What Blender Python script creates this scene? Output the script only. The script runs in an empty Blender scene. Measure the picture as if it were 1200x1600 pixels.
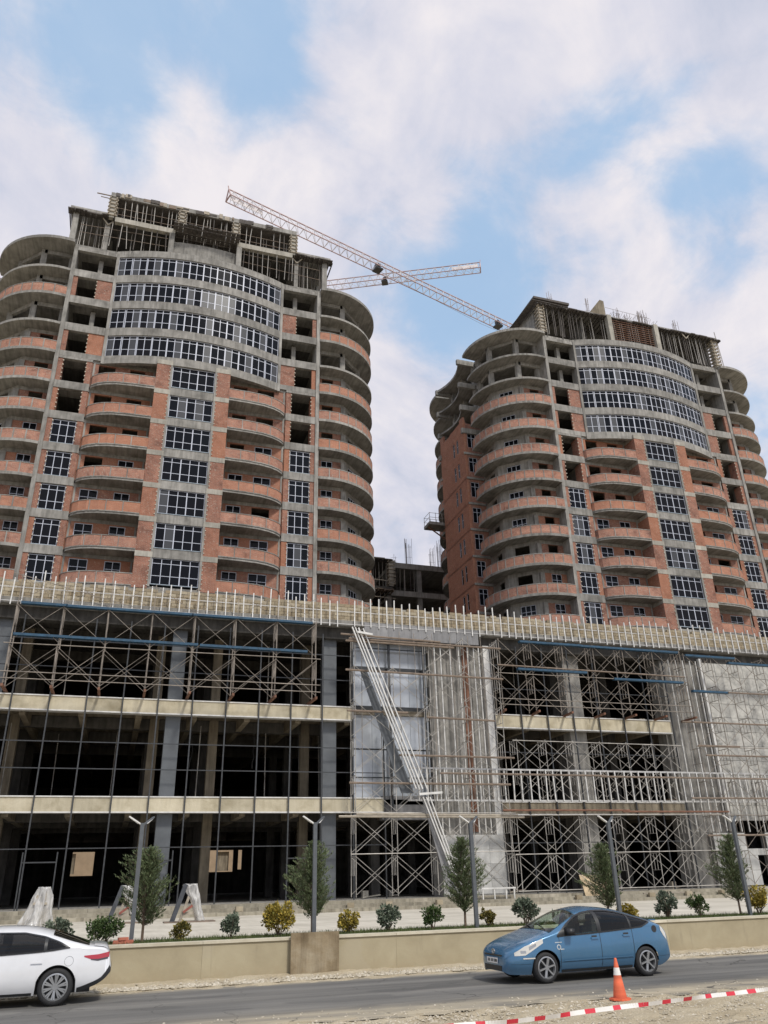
import bpy, math, random
import numpy as np
from mathutils import Matrix, Vector
random.seed(7)
SC = bpy.context.scene
COL = SC.collection
R = math.radians
PI = math.pi

# ------------------------------------------------------------------ camera
# world axes: X along the facades (to the right), Y away from the street, Z up
def make_camera():
    pitch, roll, psi = R(24.93), R(-1.43), R(18.4)
    c, s = math.cos(pitch), math.sin(pitch)
    right, up, fwd = Vector((1, 0, 0)), Vector((0, -s, c)), Vector((0, c, s))
    cr, sr = math.cos(roll), math.sin(roll)
    r2 = right * cr + up * sr
    u2 = up * cr - right * sr
    rz = Matrix.Rotation(-psi, 3, 'Z')
    r2, u2, fwd = rz @ r2, rz @ u2, rz @ fwd
    cam = bpy.data.cameras.new('camera')
    cam.sensor_fit = 'VERTICAL'
    cam.sensor_height = 36.0
    cam.lens = 36.0 * 1230.0 / 1600.0
    cam.clip_start = 0.1
    cam.clip_end = 4000
    o = bpy.data.objects.new('camera', cam)
    m = Matrix((r2, u2, -fwd)).transposed().to_4x4()
    m.translation = (0, 0, 2.25)
    o.matrix_world = m
    COL.objects.link(o)
    SC.camera = o
    return r2, u2, fwd
CR, CU, CF = make_camera()
def view_dir(px, py):
    d = CR * ((px - 600) / 1230) - CU * ((py - 800) / 1230) + CF
    return d.normalized()

# ------------------------------------------------------------------ world and sun
SUN_EL, SUN_AZ = R(50), R(163)      # azimuth measured from +Y clockwise, the sun stands behind the camera
def make_world():
    w = bpy.data.worlds.new('World')
    SC.world = w
    w.use_nodes = True
    nt = w.node_tree
    N, L = nt.nodes, nt.links
    N.clear()
    out = N.new('ShaderNodeOutputWorld')
    bg = N.new('ShaderNodeBackground')
    bg.inputs['Strength'].default_value = 0.13
    L.new(bg.outputs[0], out.inputs[0])
    sky = N.new('ShaderNodeTexSky')
    sky.sky_type = 'NISHITA'
    sky.sun_disc = False
    sky.sun_elevation = SUN_EL
    sky.sun_rotation = SUN_AZ
    sky.air_density = 1.0
    sky.dust_density = 1.2
    tc = N.new('ShaderNodeTexCoord')
    sep = N.new('ShaderNodeSeparateXYZ')
    L.new(tc.outputs['Generated'], sep.inputs[0])
    def math_(op, a, b=None, c=None):
        n = N.new('ShaderNodeMath'); n.operation = op
        for i, v in enumerate((a, b, c)):
            if v is None: continue
            if isinstance(v, (int, float)): n.inputs[i].default_value = v
            else: L.new(v, n.inputs[i])
        return n.outputs[0]
    den = math_('ADD', math_('MAXIMUM', sep.outputs[2], 0.0), 0.35)
    comb = N.new('ShaderNodeCombineXYZ')
    L.new(math_('DIVIDE', sep.outputs[0], den), comb.inputs[0])
    L.new(math_('DIVIDE', sep.outputs[1], den), comb.inputs[1])
    def noise(scale, detail, rough, off, dist=0.0):
        mp = N.new('ShaderNodeMapping'); mp.inputs['Location'].default_value = off
        L.new(comb.outputs[0], mp.inputs[0])
        n = N.new('ShaderNodeTexNoise')
        n.inputs['Scale'].default_value = scale; n.inputs['Detail'].default_value = detail
        n.inputs['Roughness'].default_value = rough; n.inputs['Distortion'].default_value = dist
        L.new(mp.outputs[0], n.inputs['Vector'])
        return n.outputs[0]
    n1 = noise(3.4, 7, 0.56, (3.1, 1.7, 0), 0.5)
    n2 = noise(8.5, 6, 0.6, (8.3, 4.2, 0), 0.4)
    n3 = noise(3.0, 8, 0.6, (1.3, 9.9, 0), 0.7)
    val = math_('ADD', math_('MULTIPLY', n1, 0.68), math_('MULTIPLY', n2, 0.32))
    # clearings and banks of this particular sky
    for px, py, rad, amp in ((290, 130, 5, -.12), (470, 130, 4, -.13), (30, 15, 6, -.09), (930, 320, 6, -.08),
                             (770, 470, 6, -.05), (1190, 330, 4, -.12), (250, 30, 6, -.07), (700, 420, 5, -.08),
                             (560, 280, 6, .08), (120, 150, 7, .09), (390, 60, 4, .05), (190, 260, 5, .06), (700, 120, 8, .07), (1100, 130, 9, .07), (900, 430, 4, .09), (640, 740, 7, .14),
                             (1130, 460, 4, .1), (380, 270, 4, .1)):
        d = view_dir(px, py)
        vm = N.new('ShaderNodeVectorMath'); vm.operation = 'DOT_PRODUCT'
        L.new(tc.outputs['Generated'], vm.inputs[0]); vm.inputs[1].default_value = d
        mr = N.new('ShaderNodeMapRange'); mr.interpolation_type = 'SMOOTHERSTEP'
        mr.inputs['From Min'].default_value = math.cos(R(rad * 2.0)); mr.inputs['From Max'].default_value = 1.0
        mr.inputs['To Min'].default_value = 0; mr.inputs['To Max'].default_value = amp
        L.new(vm.outputs['Value'], mr.inputs['Value'])
        val = math_('ADD', val, mr.outputs[0])
    cov = N.new('ShaderNodeMapRange'); cov.interpolation_type = 'SMOOTHSTEP'
    cov.inputs['From Min'].default_value = 0.36; cov.inputs['From Max'].default_value = 0.55
    cov.inputs['To Min'].default_value = 0.15; cov.inputs['To Max'].default_value = 0.97
    L.new(val, cov.inputs['Value'])
    sh = N.new('ShaderNodeValToRGB')
    cr = sh.color_ramp
    cr.elements.new(.5)
    for e_, p_, c_ in zip(cr.elements, (.36, .47, .60), ((3.15, 3.4, 4.15, 1), (4.15, 4.15, 4.7, 1), (5.3, 5.02, 5.15, 1))): e_.position = p_; e_.color = c_
    L.new(math_('ADD', math_('MULTIPLY', n3, 0.7), math_('MULTIPLY', n2, 0.3)), sh.inputs[0])
    # thin blue sky seen through bright thin haze
    thin = N.new('ShaderNodeMix'); thin.data_type = 'RGBA'
    thin.inputs[0].default_value = 0.72
    thin.inputs[7].default_value = (2.45, 3.8, 5.4, 1)
    L.new(sky.outputs[0], thin.inputs[6])
    mx = N.new('ShaderNodeMix'); mx.data_type = 'RGBA'
    L.new(cov.outputs[0], mx.inputs[0]); L.new(thin.outputs[2], mx.inputs[6]); L.new(sh.outputs[0], mx.inputs[7])
    L.new(mx.outputs[2], bg.inputs['Color'])
make_world()
sun = bpy.data.lights.new('sun', 'SUN')
sun.energy = 2.1
sun.angle = R(8)
sun.color = (1.0, 0.95, 0.87)
so = bpy.data.objects.new('sun', sun)
sd = Vector((math.sin(SUN_AZ) * math.cos(SUN_EL), math.cos(SUN_AZ) * math.cos(SUN_EL), math.sin(SUN_EL)))
so.rotation_euler = sd.to_track_quat('Z', 'Y').to_euler()
so.location = (0, -30, 60)
COL.objects.link(so)
SC.view_settings.view_transform = 'Standard'
SC.view_settings.look = 'None'
SC.view_settings.exposure = 0.38
SC.view_settings.gamma = 1.0
SC.view_settings.use_curve_mapping = False
SC.cycles.use_denoising = True
SC.cycles.max_bounces = 6
SC.cycles.diffuse_bounces = 3
SC.cycles.transparent_max_bounces = 8

# ------------------------------------------------------------------ materials
MATS = {}
class NT:
    def __init__(s, name):
        m = bpy.data.materials.new(name); m.use_nodes = True
        s.m, s.t = m, m.node_tree
        s.N, s.L = s.t.nodes, s.t.links
        s.b = s.N['Principled BSDF']
    def n(s, typ, **kw):
        o = s.N.new(typ)
        for k, v in kw.items(): setattr(o, k, v)
        return o
    def link(s, a, b): s.L.new(a, b)
    def set(s, node, **kw):
        for k, v in kw.items(): node.inputs[k.replace('_', ' ')].default_value = v
    def vec(s, kind='UV', rnd=True):
        tc = s.n('ShaderNodeTexCoord')
        v = tc.outputs[kind]
        if rnd:
            oi = s.n('ShaderNodeObjectInfo')
            a = s.n('ShaderNodeVectorMath', operation='MULTIPLY_ADD')
            cb = s.n('ShaderNodeCombineXYZ')
            mu = s.n('ShaderNodeMath', operation='MULTIPLY'); mu.inputs[1].default_value = 37.0
            s.link(oi.outputs['Random'], mu.inputs[0])
            for i in range(3): s.link(mu.outputs[0], cb.inputs[i])
            a.inputs[1].default_value = (1, 1, 1)
            s.link(v, a.inputs[0]); s.link(cb.outputs[0], a.inputs[2])
            v = a.outputs[0]
        return v
    def scale(s, v, xyz):
        m = s.n('ShaderNodeMapping'); m.inputs['Scale'].default_value = xyz
        s.link(v, m.inputs[0]); return m.outputs[0]
    def noise(s, v, scale, detail=4, rough=.55, dist=0):
        n = s.n('ShaderNodeTexNoise')
        s.set(n, Scale=scale, Detail=detail, Roughness=rough, Distortion=dist)
        s.link(v, n.inputs['Vector']); return n.outputs[0]
    def ramp(s, f, stops):
        r = s.n('ShaderNodeValToRGB'); e = r.color_ramp.elements
        while len(e) < len(stops): e.new(.5)
        for el, (p, c) in zip(e, stops):
            el.position = p
            el.color = (*c, 1) if not isinstance(c, (int, float)) else (c, c, c, 1)
        s.link(f, r.inputs[0]); return r.outputs[0]
    def mix(s, f, a, b, mode='MIX'):
        m = s.n('ShaderNodeMix', data_type='RGBA', blend_type=mode)
        for i, v in ((0, f), (6, a), (7, b)):
            if isinstance(v, (int, float)): m.inputs[i].default_value = v
            elif isinstance(v, tuple): m.inputs[i].default_value = (*v, 1)
            else: s.link(v, m.inputs[i])
        return m.outputs[2]
    def bump(s, h, strength=.3, dist=.02):
        b = s.n('ShaderNodeBump'); s.set(b, Strength=strength, Distance=dist)
        s.link(h, b.inputs['Height']); s.link(b.outputs[0], s.b.inputs['Normal'])
    def done(s, key, col=None, rough=.8, metal=0.0, spec=None):
        if col is not None:
            if isinstance(col, tuple): s.b.inputs['Base Color'].default_value = (*col, 1)
            else: s.link(col, s.b.inputs['Base Color'])
        if isinstance(rough, float) or isinstance(rough, int): s.b.inputs['Roughness'].default_value = rough
        else: s.link(rough, s.b.inputs['Roughness'])
        s.b.inputs['Metallic'].default_value = metal
        if spec is not None: s.b.inputs['Specular IOR Level'].default_value = spec
        MATS[key] = s.m

def mat_concrete(key, dark, mid, light, streak=.5, scale=.9):
    t = NT(key); v = t.vec()
    a = t.noise(v, scale, 6, .6, .3)
    c = t.ramp(a, [(.28, dark), (.5, mid), (.72, light)])
    st = t.noise(t.scale(v, (3.5, .35, 1)), 1.2, 5, .6)
    c = t.mix(streak, c, t.ramp(st, [(.3, tuple(x * .55 for x in dark)), (.62, (1, 1, 1))]), 'MULTIPLY')
    oi = t.n('ShaderNodeObjectInfo')
    c = t.mix(1.0, c, t.ramp(oi.outputs['Random'], [(0, .86), (1, 1.12)]), 'MULTIPLY')
    t.bump(t.noise(v, 14, 4, .6), .35, .02)
    t.done(key, c, .9, 0, .25)
def mat_simple(key, col, rough=.6, metal=0.0, var=.25, scale=6, spec=None, coord='UV'):
    t = NT(key); v = t.vec(coord)
    a = t.noise(v, scale, 5, .6)
    lo = tuple(max(0, x * (1 - var)) for x in col); hi = tuple(min(1, x * (1 + var)) for x in col)
    t.done(key, t.ramp(a, [(.3, lo), (.7, hi)]), rough, metal, spec)
def mat_brick(key, c1, c2, mortar):
    t = NT(key); v = t.vec()
    oi = t.n('ShaderNodeObjectInfo')
    b = t.n('ShaderNodeTexBrick')
    t.set(b, Scale=1.0, Mortar_Size=.011, Brick_Width=.26, Row_Height=.08, Bias=-.1)
    b.inputs['Color1'].default_value = (*c1, 1); b.inputs['Color2'].default_value = (*c2, 1); b.inputs['Mortar'].default_value = (*mortar, 1)
    t.link(v, b.inputs['Vector'])
    c = b.outputs[0]
    n = t.noise(v, 1.1, 6, .65, .4)
    c = t.mix(1.0, c, t.ramp(n, [(.28, (.45, .43, .45)), (.45, (.9, .88, .88)), (.58, (1.05, 1.02, 1.0)), (.74, (1.4, 1.38, 1.35))]), 'MULTIPLY')
    # dabs of mortar and lime
    d = t.noise(v, 6, 3, .7)
    c = t.mix(t.ramp(d, [(.57, 0.0), (.70, .6)]), c, (.44, .38, .32))
    # each wall panel was laid from another pallet
    c = t.mix(t.ramp(oi.outputs['Random'], [(.55, 0.0), (1.0, .42)]), c, (.42, .175, .09))
    t.bump(b.outputs[1], -.25, .01)
    t.done(key, c, .9, 0, .2)

mat_concrete('concrete', (.19, .183, .168), (.30, .29, .268), (.39, .377, .35), .45)
mat_concrete('concrete_pale', (.30, .285, .25), (.40, .38, .33), (.48, .455, .40), .35)
mat_concrete('concrete_dark', (.06, .057, .053), (.09, .086, .08), (.13, .123, .112))  # darker copy of the concrete, mostly for interiors, with their shade in the colour
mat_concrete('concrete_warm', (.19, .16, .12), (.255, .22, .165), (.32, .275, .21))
def mat_render():
    t = NT('render_cream'); v = t.vec('Object'); w = t.vec('UV', False)
    c = t.ramp(t.noise(v, .8, 6, .6, .4), [(.3, (.32, .275, .185)), (.5, (.38, .33, .225)), (.7, (.43, .38, .265))])
    dr = t.noise(t.scale(v, (2.2, 2.2, .22)), 1.6, 5, .65)
    c = t.mix(t.ramp(dr, [(.60, 0.0), (.74, .5)]), c, (.22, .19, .14))
    sp = t.n('ShaderNodeSeparateXYZ'); t.link(w, sp.inputs[0])
    mr = t.n('ShaderNodeMapRange'); t.set(mr, From_Min=.34, From_Max=.0); t.link(sp.outputs[1], mr.inputs['Value'])
    mu = t.n('ShaderNodeMath', operation='MULTIPLY'); t.link(mr.outputs[0], mu.inputs[0]); t.link(t.ramp(t.noise(v, 5, 6, .7), [(.35, .1), (.65, 1.0)]), mu.inputs[1])
    c = t.mix(mu.outputs[0], c, (.36, .30, .20))
    pa = t.ramp(t.noise(v, .45, 2, .4, .2), [(.56, 0.0), (.575, .4)])
    c = t.mix(pa, c, (.41, .365, .27))
    t.bump(t.noise(v, 20, 4, .6), .25, .01)
    t.done('render_cream', c, .9, 0, .2)
mat_render()
mat_concrete('fascia_cream', (.36, .315, .22), (.50, .45, .335), (.57, .52, .40), .16, 1.1)
mat_concrete('coping', (.55, .50, .38), (.62, .57, .45), (.68, .63, .51), .2)
mat_concrete('cladding_pale', (.38, .38, .37), (.46, .46, .445), (.53, .53, .515), .2)
mat_concrete('cladding_grey', (.19, .19, .195), (.25, .25, .255), (.31, .31, .315), .25)
mat_concrete('paving', (.40, .37, .31), (.50, .465, .395), (.57, .535, .46), .15, .5)
mat_concrete('step_stone', (.26, .235, .185), (.36, .33, .26), (.44, .40, .325), .5)
mat_concrete('stained_slab', (.17, .125, .075), (.30, .24, .155), (.40, .345, .25), .55, 1.6)
mat_brick('brick_parapet', (.41, .18, .12), (.32, .13, .088), (.36, .30, .25))
mat_brick('brick', (.31, .12, .078), (.23, .086, .058), (.30, .25, .205))
def mat_mottled():
    t = NT('cladding_mottled'); v = t.vec()
    a = t.noise(v, 1.6, 8, .7, .6)
    b = t.noise(v, 5, 6, .7)
    c = t.ramp(a, [(.3, (.14, .14, .135)), (.44, (.35, .345, .325)), (.66, (.56, .55, .515))])
    c = t.mix(t.ramp(b, [(.45, 0.0), (.65, .6)]), c, (.52, .51, .47))
    t.done('cladding_mottled', c, .8, 0, .3)
mat_mottled()
def mat_block():
    t = NT('sandstone'); v = t.vec()
    g = t.n('ShaderNodeNewGeometry'); oi = t.n('ShaderNodeObjectInfo')
    ad = t.n('ShaderNodeMath', operation='ADD'); t.link(g.outputs['Random Per Island'], ad.inputs[0]); t.link(oi.outputs['Random'], ad.inputs[1])
    fr = t.n('ShaderNodeMath', operation='FRACT'); t.link(ad.outputs[0], fr.inputs[0])
    c = t.ramp(fr.outputs[0], [(0, (.26, .215, .15)), (.35, (.36, .305, .215)), (.7, (.45, .395, .295)), (1, (.32, .255, .17))])
    c = t.mix(.5, c, t.ramp(t.noise(v, 7, 5, .7), [(.3, .55), (.6, 1.0)]), 'MULTIPLY')
    t.done('sandstone', c, .95, 0, .15)
mat_block()
def mat_panel_grey():
    t = NT('panel_grey'); v = t.vec()
    oi = t.n('ShaderNodeObjectInfo')
    c = t.ramp(oi.outputs['Random'], [(0, (.43, .465, .50)), (1, (.54, .57, .61))])
    c = t.mix(.35, c, t.ramp(t.noise(v, 2, 5, .6), [(.3, .7), (.7, 1.0)]), 'MULTIPLY')
    t.done('panel_grey', c, .25, .25, .6)
mat_panel_grey()
mat_simple('window_white', (.50, .53, .61), .4, 0, .06)
mat_simple('steel_white', (.66, .65, .62), .4, .25, .18, 3)
mat_simple('steel_galv', (.50, .49, .47), .42, .5, .25, 4)
mat_simple('scaffold', (.235, .205, .175), .6, .25, .5, 1.5)
mat_simple('scaffold_pale', (.37, .35, .32), .55, .25, .45, 1.5)
mat_simple('timber', (.20, .155, .12), .85, 0, .4, 3)
mat_simple('timber_dark', (.085, .075, .068), .9, 0, .45, 3)
mat_simple('timber_pale', (.35, .31, .25), .85, 0, .3, 3)
mat_simple('plywood', (.45, .35, .22), .8, 0, .35, 3)
mat_simple('house_wall', (.30, .225, .15), .9, 0, .12, 1)
mat_simple('blue_paint', (.016, .062, .115), .55, 0, .35, 4)
mat_simple('mullion', (.055, .058, .062), .4, .3, .3)
mat_simple('column_clad', (.108, .118, .128), .45, .2, .15, 1.5)
mat_simple('lamp_grey', (.115, .125, .135), .45, .3, .12)
mat_simple('lamp_white', (.72, .71, .68), .4, 0, .08)
mat_simple('crane_red', (.42, .29, .275), .6, .1, .3, 1.0)
mat_simple('crane_white', (.62, .58, .58), .6, .1, .2, 1.0)
mat_simple('rust', (.20, .10, .065), .8, .2, .4, 3)
mat_simple('rebar', (.22, .19, .175), .7, .3, .3, 2)
mat_simple('foam', (.50, .45, .37), .9, 0, .2)
mat_simple('rubber', (.018, .018, .019), .75, 0, .3, 20)
mat_simple('black_plastic', (.02, .021, .023), .45, 0, .2)
mat_simple('rim_silver', (.36, .37, .38), .3, .6, .12)
mat_simple('cone_orange', (.66, .13, .055), .6, 0, .35, 5)
mat_simple('tape_white', (.75, .73, .70), .45, 0, .05)
mat_simple('sticker_grey', (.45, .48, .50), .4, 0, .2)
mat_simple('tape_red', (.62, .035, .06), .45, 0, .1)
mat_simple('bark', (.14, .10, .07), .9, 0, .35, 9)
mat_simple('brick_plain', (.42, .14, .09), .9, 0, .25, 8)
mat_simple('stand_red', (.24, .075, .055), .7, 0, .25, 6)
mat_simple('slab_dark', (.055, .06, .07), .45, 0, .25, 4)
mat_simple('gutter_blue_grey', (.30, .36, .42), .5)
def mat_glass(key, col, rough=.08, spec=.4):
    t = NT(key); v = t.vec()
    a = t.noise(v, 1.5, 3, .5)
    t.bump(a, .02, .02)
    t.done(key, col, rough, 0, spec)
mat_glass('glass', (.006, .007, .010), .12, .14)
mat_glass('glass_reflect', (.055, .058, .065), .3, .3)  # paler panes: a varied reflection put into the base colour
mat_simple('seat_grey', (.16, .155, .15), .85, 0, .2)
def mat_tinted(key, tint, rough=.02):
    t = NT(key)
    tr = t.n('ShaderNodeBsdfTransparent'); tr.inputs[0].default_value = (*tint, 1)
    gl = t.n('ShaderNodeBsdfGlossy'); gl.inputs['Roughness'].default_value = rough
    fr = t.n('ShaderNodeFresnel'); fr.inputs[0].default_value = 1.5
    mx = t.n('ShaderNodeMixShader'); t.link(fr.outputs[0], mx.inputs[0]); t.link(tr.outputs[0], mx.inputs[1]); t.link(gl.outputs[0], mx.inputs[2])
    out = [n for n in t.N if n.type == 'OUTPUT_MATERIAL'][0]; t.link(mx.outputs[0], out.inputs[0])
    MATS[key] = t.m
mat_tinted('car_glass', (.20, .20, .21)); mat_tinted('car_glass_green', (.62, .72, .66))
def mat_leaf(key, stops):
    t = NT(key)
    g = t.n('ShaderNodeNewGeometry')
    c = t.ramp(g.outputs['Random Per Island'], stops)
    t.done(key, c, .6, 0, .25)
    t.b.inputs['Subsurface Weight'].default_value = 0.0
mat_leaf('leaf_conifer', [(0, (.06, .085, .038)), (.5, (.115, .15, .07)), (1, (.175, .21, .105))])
mat_leaf('leaf_green', [(0, (.030, .055, .018)), (.6, (.065, .105, .035)), (1, (.12, .16, .06))])
mat_leaf('leaf_grey', [(0, (.06, .08, .055)), (.6, (.125, .155, .11)), (1, (.22, .25, .18))])
mat_leaf('leaf_yellow', [(0, (.11, .10, .02)), (.4, (.30, .23, .04)), (.8, (.45, .34, .07)), (1, (.16, .17, .05))])
mat_leaf('leaf_olive', [(0, (.06, .065, .02)), (.5, (.16, .14, .04)), (1, (.28, .22, .06))])
mat_leaf('grass', [(0, (.035, .058, .014)), (.6, (.075, .11, .03)), (1, (.13, .15, .055))])
mat_leaf('stone_bits', [(0, (.30, .26, .19)), (.5, (.45, .40, .31)), (1, (.56, .51, .42))])
def mat_car(key, col, flake=.0, coat=1.0, rough=.35, metal=0.0):
    t = NT(key); v = t.vec('Object', False)
    d = t.noise(v, 3, 4, .6)
    sep = t.n('ShaderNodeSeparateXYZ'); t.link(v, sep.inputs[0])
    dirt = t.ramp(sep.outputs[2], [(.0, .55), (.55, .0)])
    c = t.mix(dirt, t.ramp(d, [(.3, tuple(x * .93 for x in col)), (.7, col)]), tuple(x * .6 + .1 for x in col))
    t.b.inputs['Coat Weight'].default_value = coat
    t.b.inputs['Coat Roughness'].default_value = .06
    t.done(key, c, rough, metal)
mat_car('paint_blue', (.055, .17, .31), metal=.3, rough=.25)
mat_car('paint_white', (.74, .75, .77))
def mat_lens(key, col):
    t = NT(key); t.b.inputs['Coat Weight'].default_value = 1.0
    t.done(key, col, .15)
mat_lens('lens_clear', (.62, .60, .55)); mat_lens('lens_red', (.42, .02, .035)); mat_lens('lens_dark', (.05, .04, .045))
def mat_plastic_sheet():
    t = NT('plastic_sheet'); v = t.vec('Object')
    a = t.noise(t.scale(v, (1, 1, .25)), 5.5, 2, .45, .6)
    tr = t.n('ShaderNodeBsdfTransparent')
    mx = t.n('ShaderNodeMixShader')
    t.link(t.ramp(a, [(.36, .30), (.5, .52), (.66, .88)]), mx.inputs[0])
    t.link(tr.outputs[0], mx.inputs[1]); t.link(t.b.outputs[0], mx.inputs[2])
    out = [n for n in t.N if n.type == 'OUTPUT_MATERIAL'][0]
    t.link(mx.outputs[0], out.inputs[0])
    t.bump(a, .5, .08)
    t.done('plastic_sheet', (.60, .59, .57), .22, 0, .6)
mat_plastic_sheet()
def mat_asphalt():
    t = NT('asphalt'); v = t.vec('Object', False)
    big = t.noise(t.scale(v, (.12, .9, 1)), 1.0, 5, .6, .2)
    fine = t.noise(v, 55, 3, .7)
    c = t.ramp(big, [(.3, (.118, .115, .108)), (.5, (.155, .15, .14)), (.7, (.215, .205, .185))])
    c = t.mix(.5, c, t.ramp(fine, [(.3, .6), (.65, 1.15)]), 'MULTIPLY')
    sep = t.n('ShaderNodeSeparateXYZ'); t.link(v, sep.inputs[0])
    # sand blown in from both verges
    mr = t.n('ShaderNodeMapRange', interpolation_type='SMOOTHSTEP')
    t.set(mr, From_Min=17.4, From_Max=15.7); t.link(sep.outputs[1], mr.inputs['Value'])
    m2 = t.n('ShaderNodeMapRange', interpolation_type='SMOOTHSTEP')
    t.set(m2, From_Min=20.9, From_Max=21.7); t.link(sep.outputs[1], m2.inputs['Value'])
    ad = t.n('ShaderNodeMath', operation='ADD'); t.link(mr.outputs[0], ad.inputs[0]); t.link(m2.outputs[0], ad.inputs[1])
    nn = t.noise(t.scale(v, (.35, 1, 1)), 1.6, 6, .65, .3)
    mu = t.n('ShaderNodeMath', operation='MULTIPLY'); t.link(ad.outputs[0], mu.inputs[0]); t.link(t.ramp(nn, [(.3, .25), (.62, 1.2)]), mu.inputs[1])
    mu.use_clamp = True
    c = t.mix(mu.outputs[0], c, (.40, .345, .25))
    wv = t.n('ShaderNodeVectorMath', operation='MULTIPLY_ADD'); wv.inputs[1].default_value = (0, .35, 0)
    nz = t.n('ShaderNodeTexNoise'); t.set(nz, Scale=.25, Detail=3); t.link(v, nz.inputs['Vector'])
    t.link(nz.outputs[1], wv.inputs[0]); t.link(v, wv.inputs[2])
    s2 = t.n('ShaderNodeSeparateXYZ'); t.link(wv.outputs[0], s2.inputs[0])
    tr = t.ramp(t.noise(t.scale(wv.outputs[0], (.02, 1.6, 0)), 1.3, 4, .7), [(.36, .78), (.5, 1.0), (.64, 1.2)])
    c = t.mix(.8, c, tr, 'MULTIPLY')
    vo = t.n('ShaderNodeTexVoronoi', feature='DISTANCE_TO_EDGE'); t.set(vo, Scale=.55)
    dv = t.n('ShaderNodeVectorMath', operation='MULTIPLY_ADD'); dv.inputs[1].default_value = (.9, .9, 0)
    nz2 = t.n('ShaderNodeTexNoise'); t.set(nz2, Scale=1.7, Detail=5); t.link(v, nz2.inputs['Vector'])
    t.link(nz2.outputs[1], dv.inputs[0]); t.link(v, dv.inputs[2]); t.link(dv.outputs[0], vo.inputs['Vector'])
    ck = t.ramp(vo.outputs[0], [(.004, .8), (.012, 0.0)])
    mk = t.ramp(t.noise(v, .35, 3, .5), [(.48, 0.0), (.6, 1.0)])
    c = t.mix(t.mix(1.0, ck, mk, 'MULTIPLY'), c, (.045, .043, .04))
    pt = t.ramp(t.noise(t.scale(v, (.5, 1.2, 1)), .9, 2, .4), [(.60, 0.0), (.625, .35)])
    c = t.mix(pt, c, (.075, .074, .072))
    t.bump(fine, .25, .01)
    t.done('asphalt', c, .88, 0, .3)
mat_asphalt()
def mat_sand(key, stops, sc=1.2):
    t = NT(key); v = t.vec('Object', False)
    a = t.noise(v, sc, 8, .68, .3); b = t.noise(v, 26, 4, .7)
    c = t.ramp(a, stops)
    c = t.mix(.7, c, t.ramp(b, [(.32, .58), (.62, 1.1)]), 'MULTIPLY')
    t.bump(b, .9, .04)
    t.done(key, c, .95, 0, .15)
mat_sand('sand', [(.3, (.40, .33, .22)), (.5, (.50, .425, .30)), (.72, (.58, .51, .38))])
mat_sand('soil', [(.3, (.12, .10, .06)), (.5, (.18, .15, .09)), (.72, (.25, .21, .14))])

# ------------------------------------------------------------------ mesh helpers
def uv_box(me):
    n = len(me.polygons)
    if not n: return
    lay = me.uv_layers.new(name='UVMap')
    nl = len(me.loops)
    co = np.empty(len(me.vertices) * 3, 'f'); me.vertices.foreach_get('co', co); co = co.reshape(-1, 3)
    li = np.empty(nl, 'i'); me.loops.foreach_get('vertex_index', li)
    nrm = np.empty(n * 3, 'f'); me.polygons.foreach_get('normal', nrm); nrm = nrm.reshape(-1, 3)
    tot = np.empty(n, 'i'); me.polygons.foreach_get('loop_total', tot)
    nr = np.repeat(nrm, tot, 0)
    p = co[li]
    h = np.hypot(nr[:, 0], nr[:, 1]); flat = np.abs(nr[:, 2]) > .7
    hs = np.maximum(h, 1e-6)
    tx, ty = -nr[:, 1] / hs, nr[:, 0] / hs
    u = np.where(flat, p[:, 0], p[:, 0] * tx + p[:, 1] * ty)
    v = np.where(flat, p[:, 1], p[:, 2])
    lay.data.foreach_set('uv', np.stack([u, v], 1).astype('f').ravel())

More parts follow.
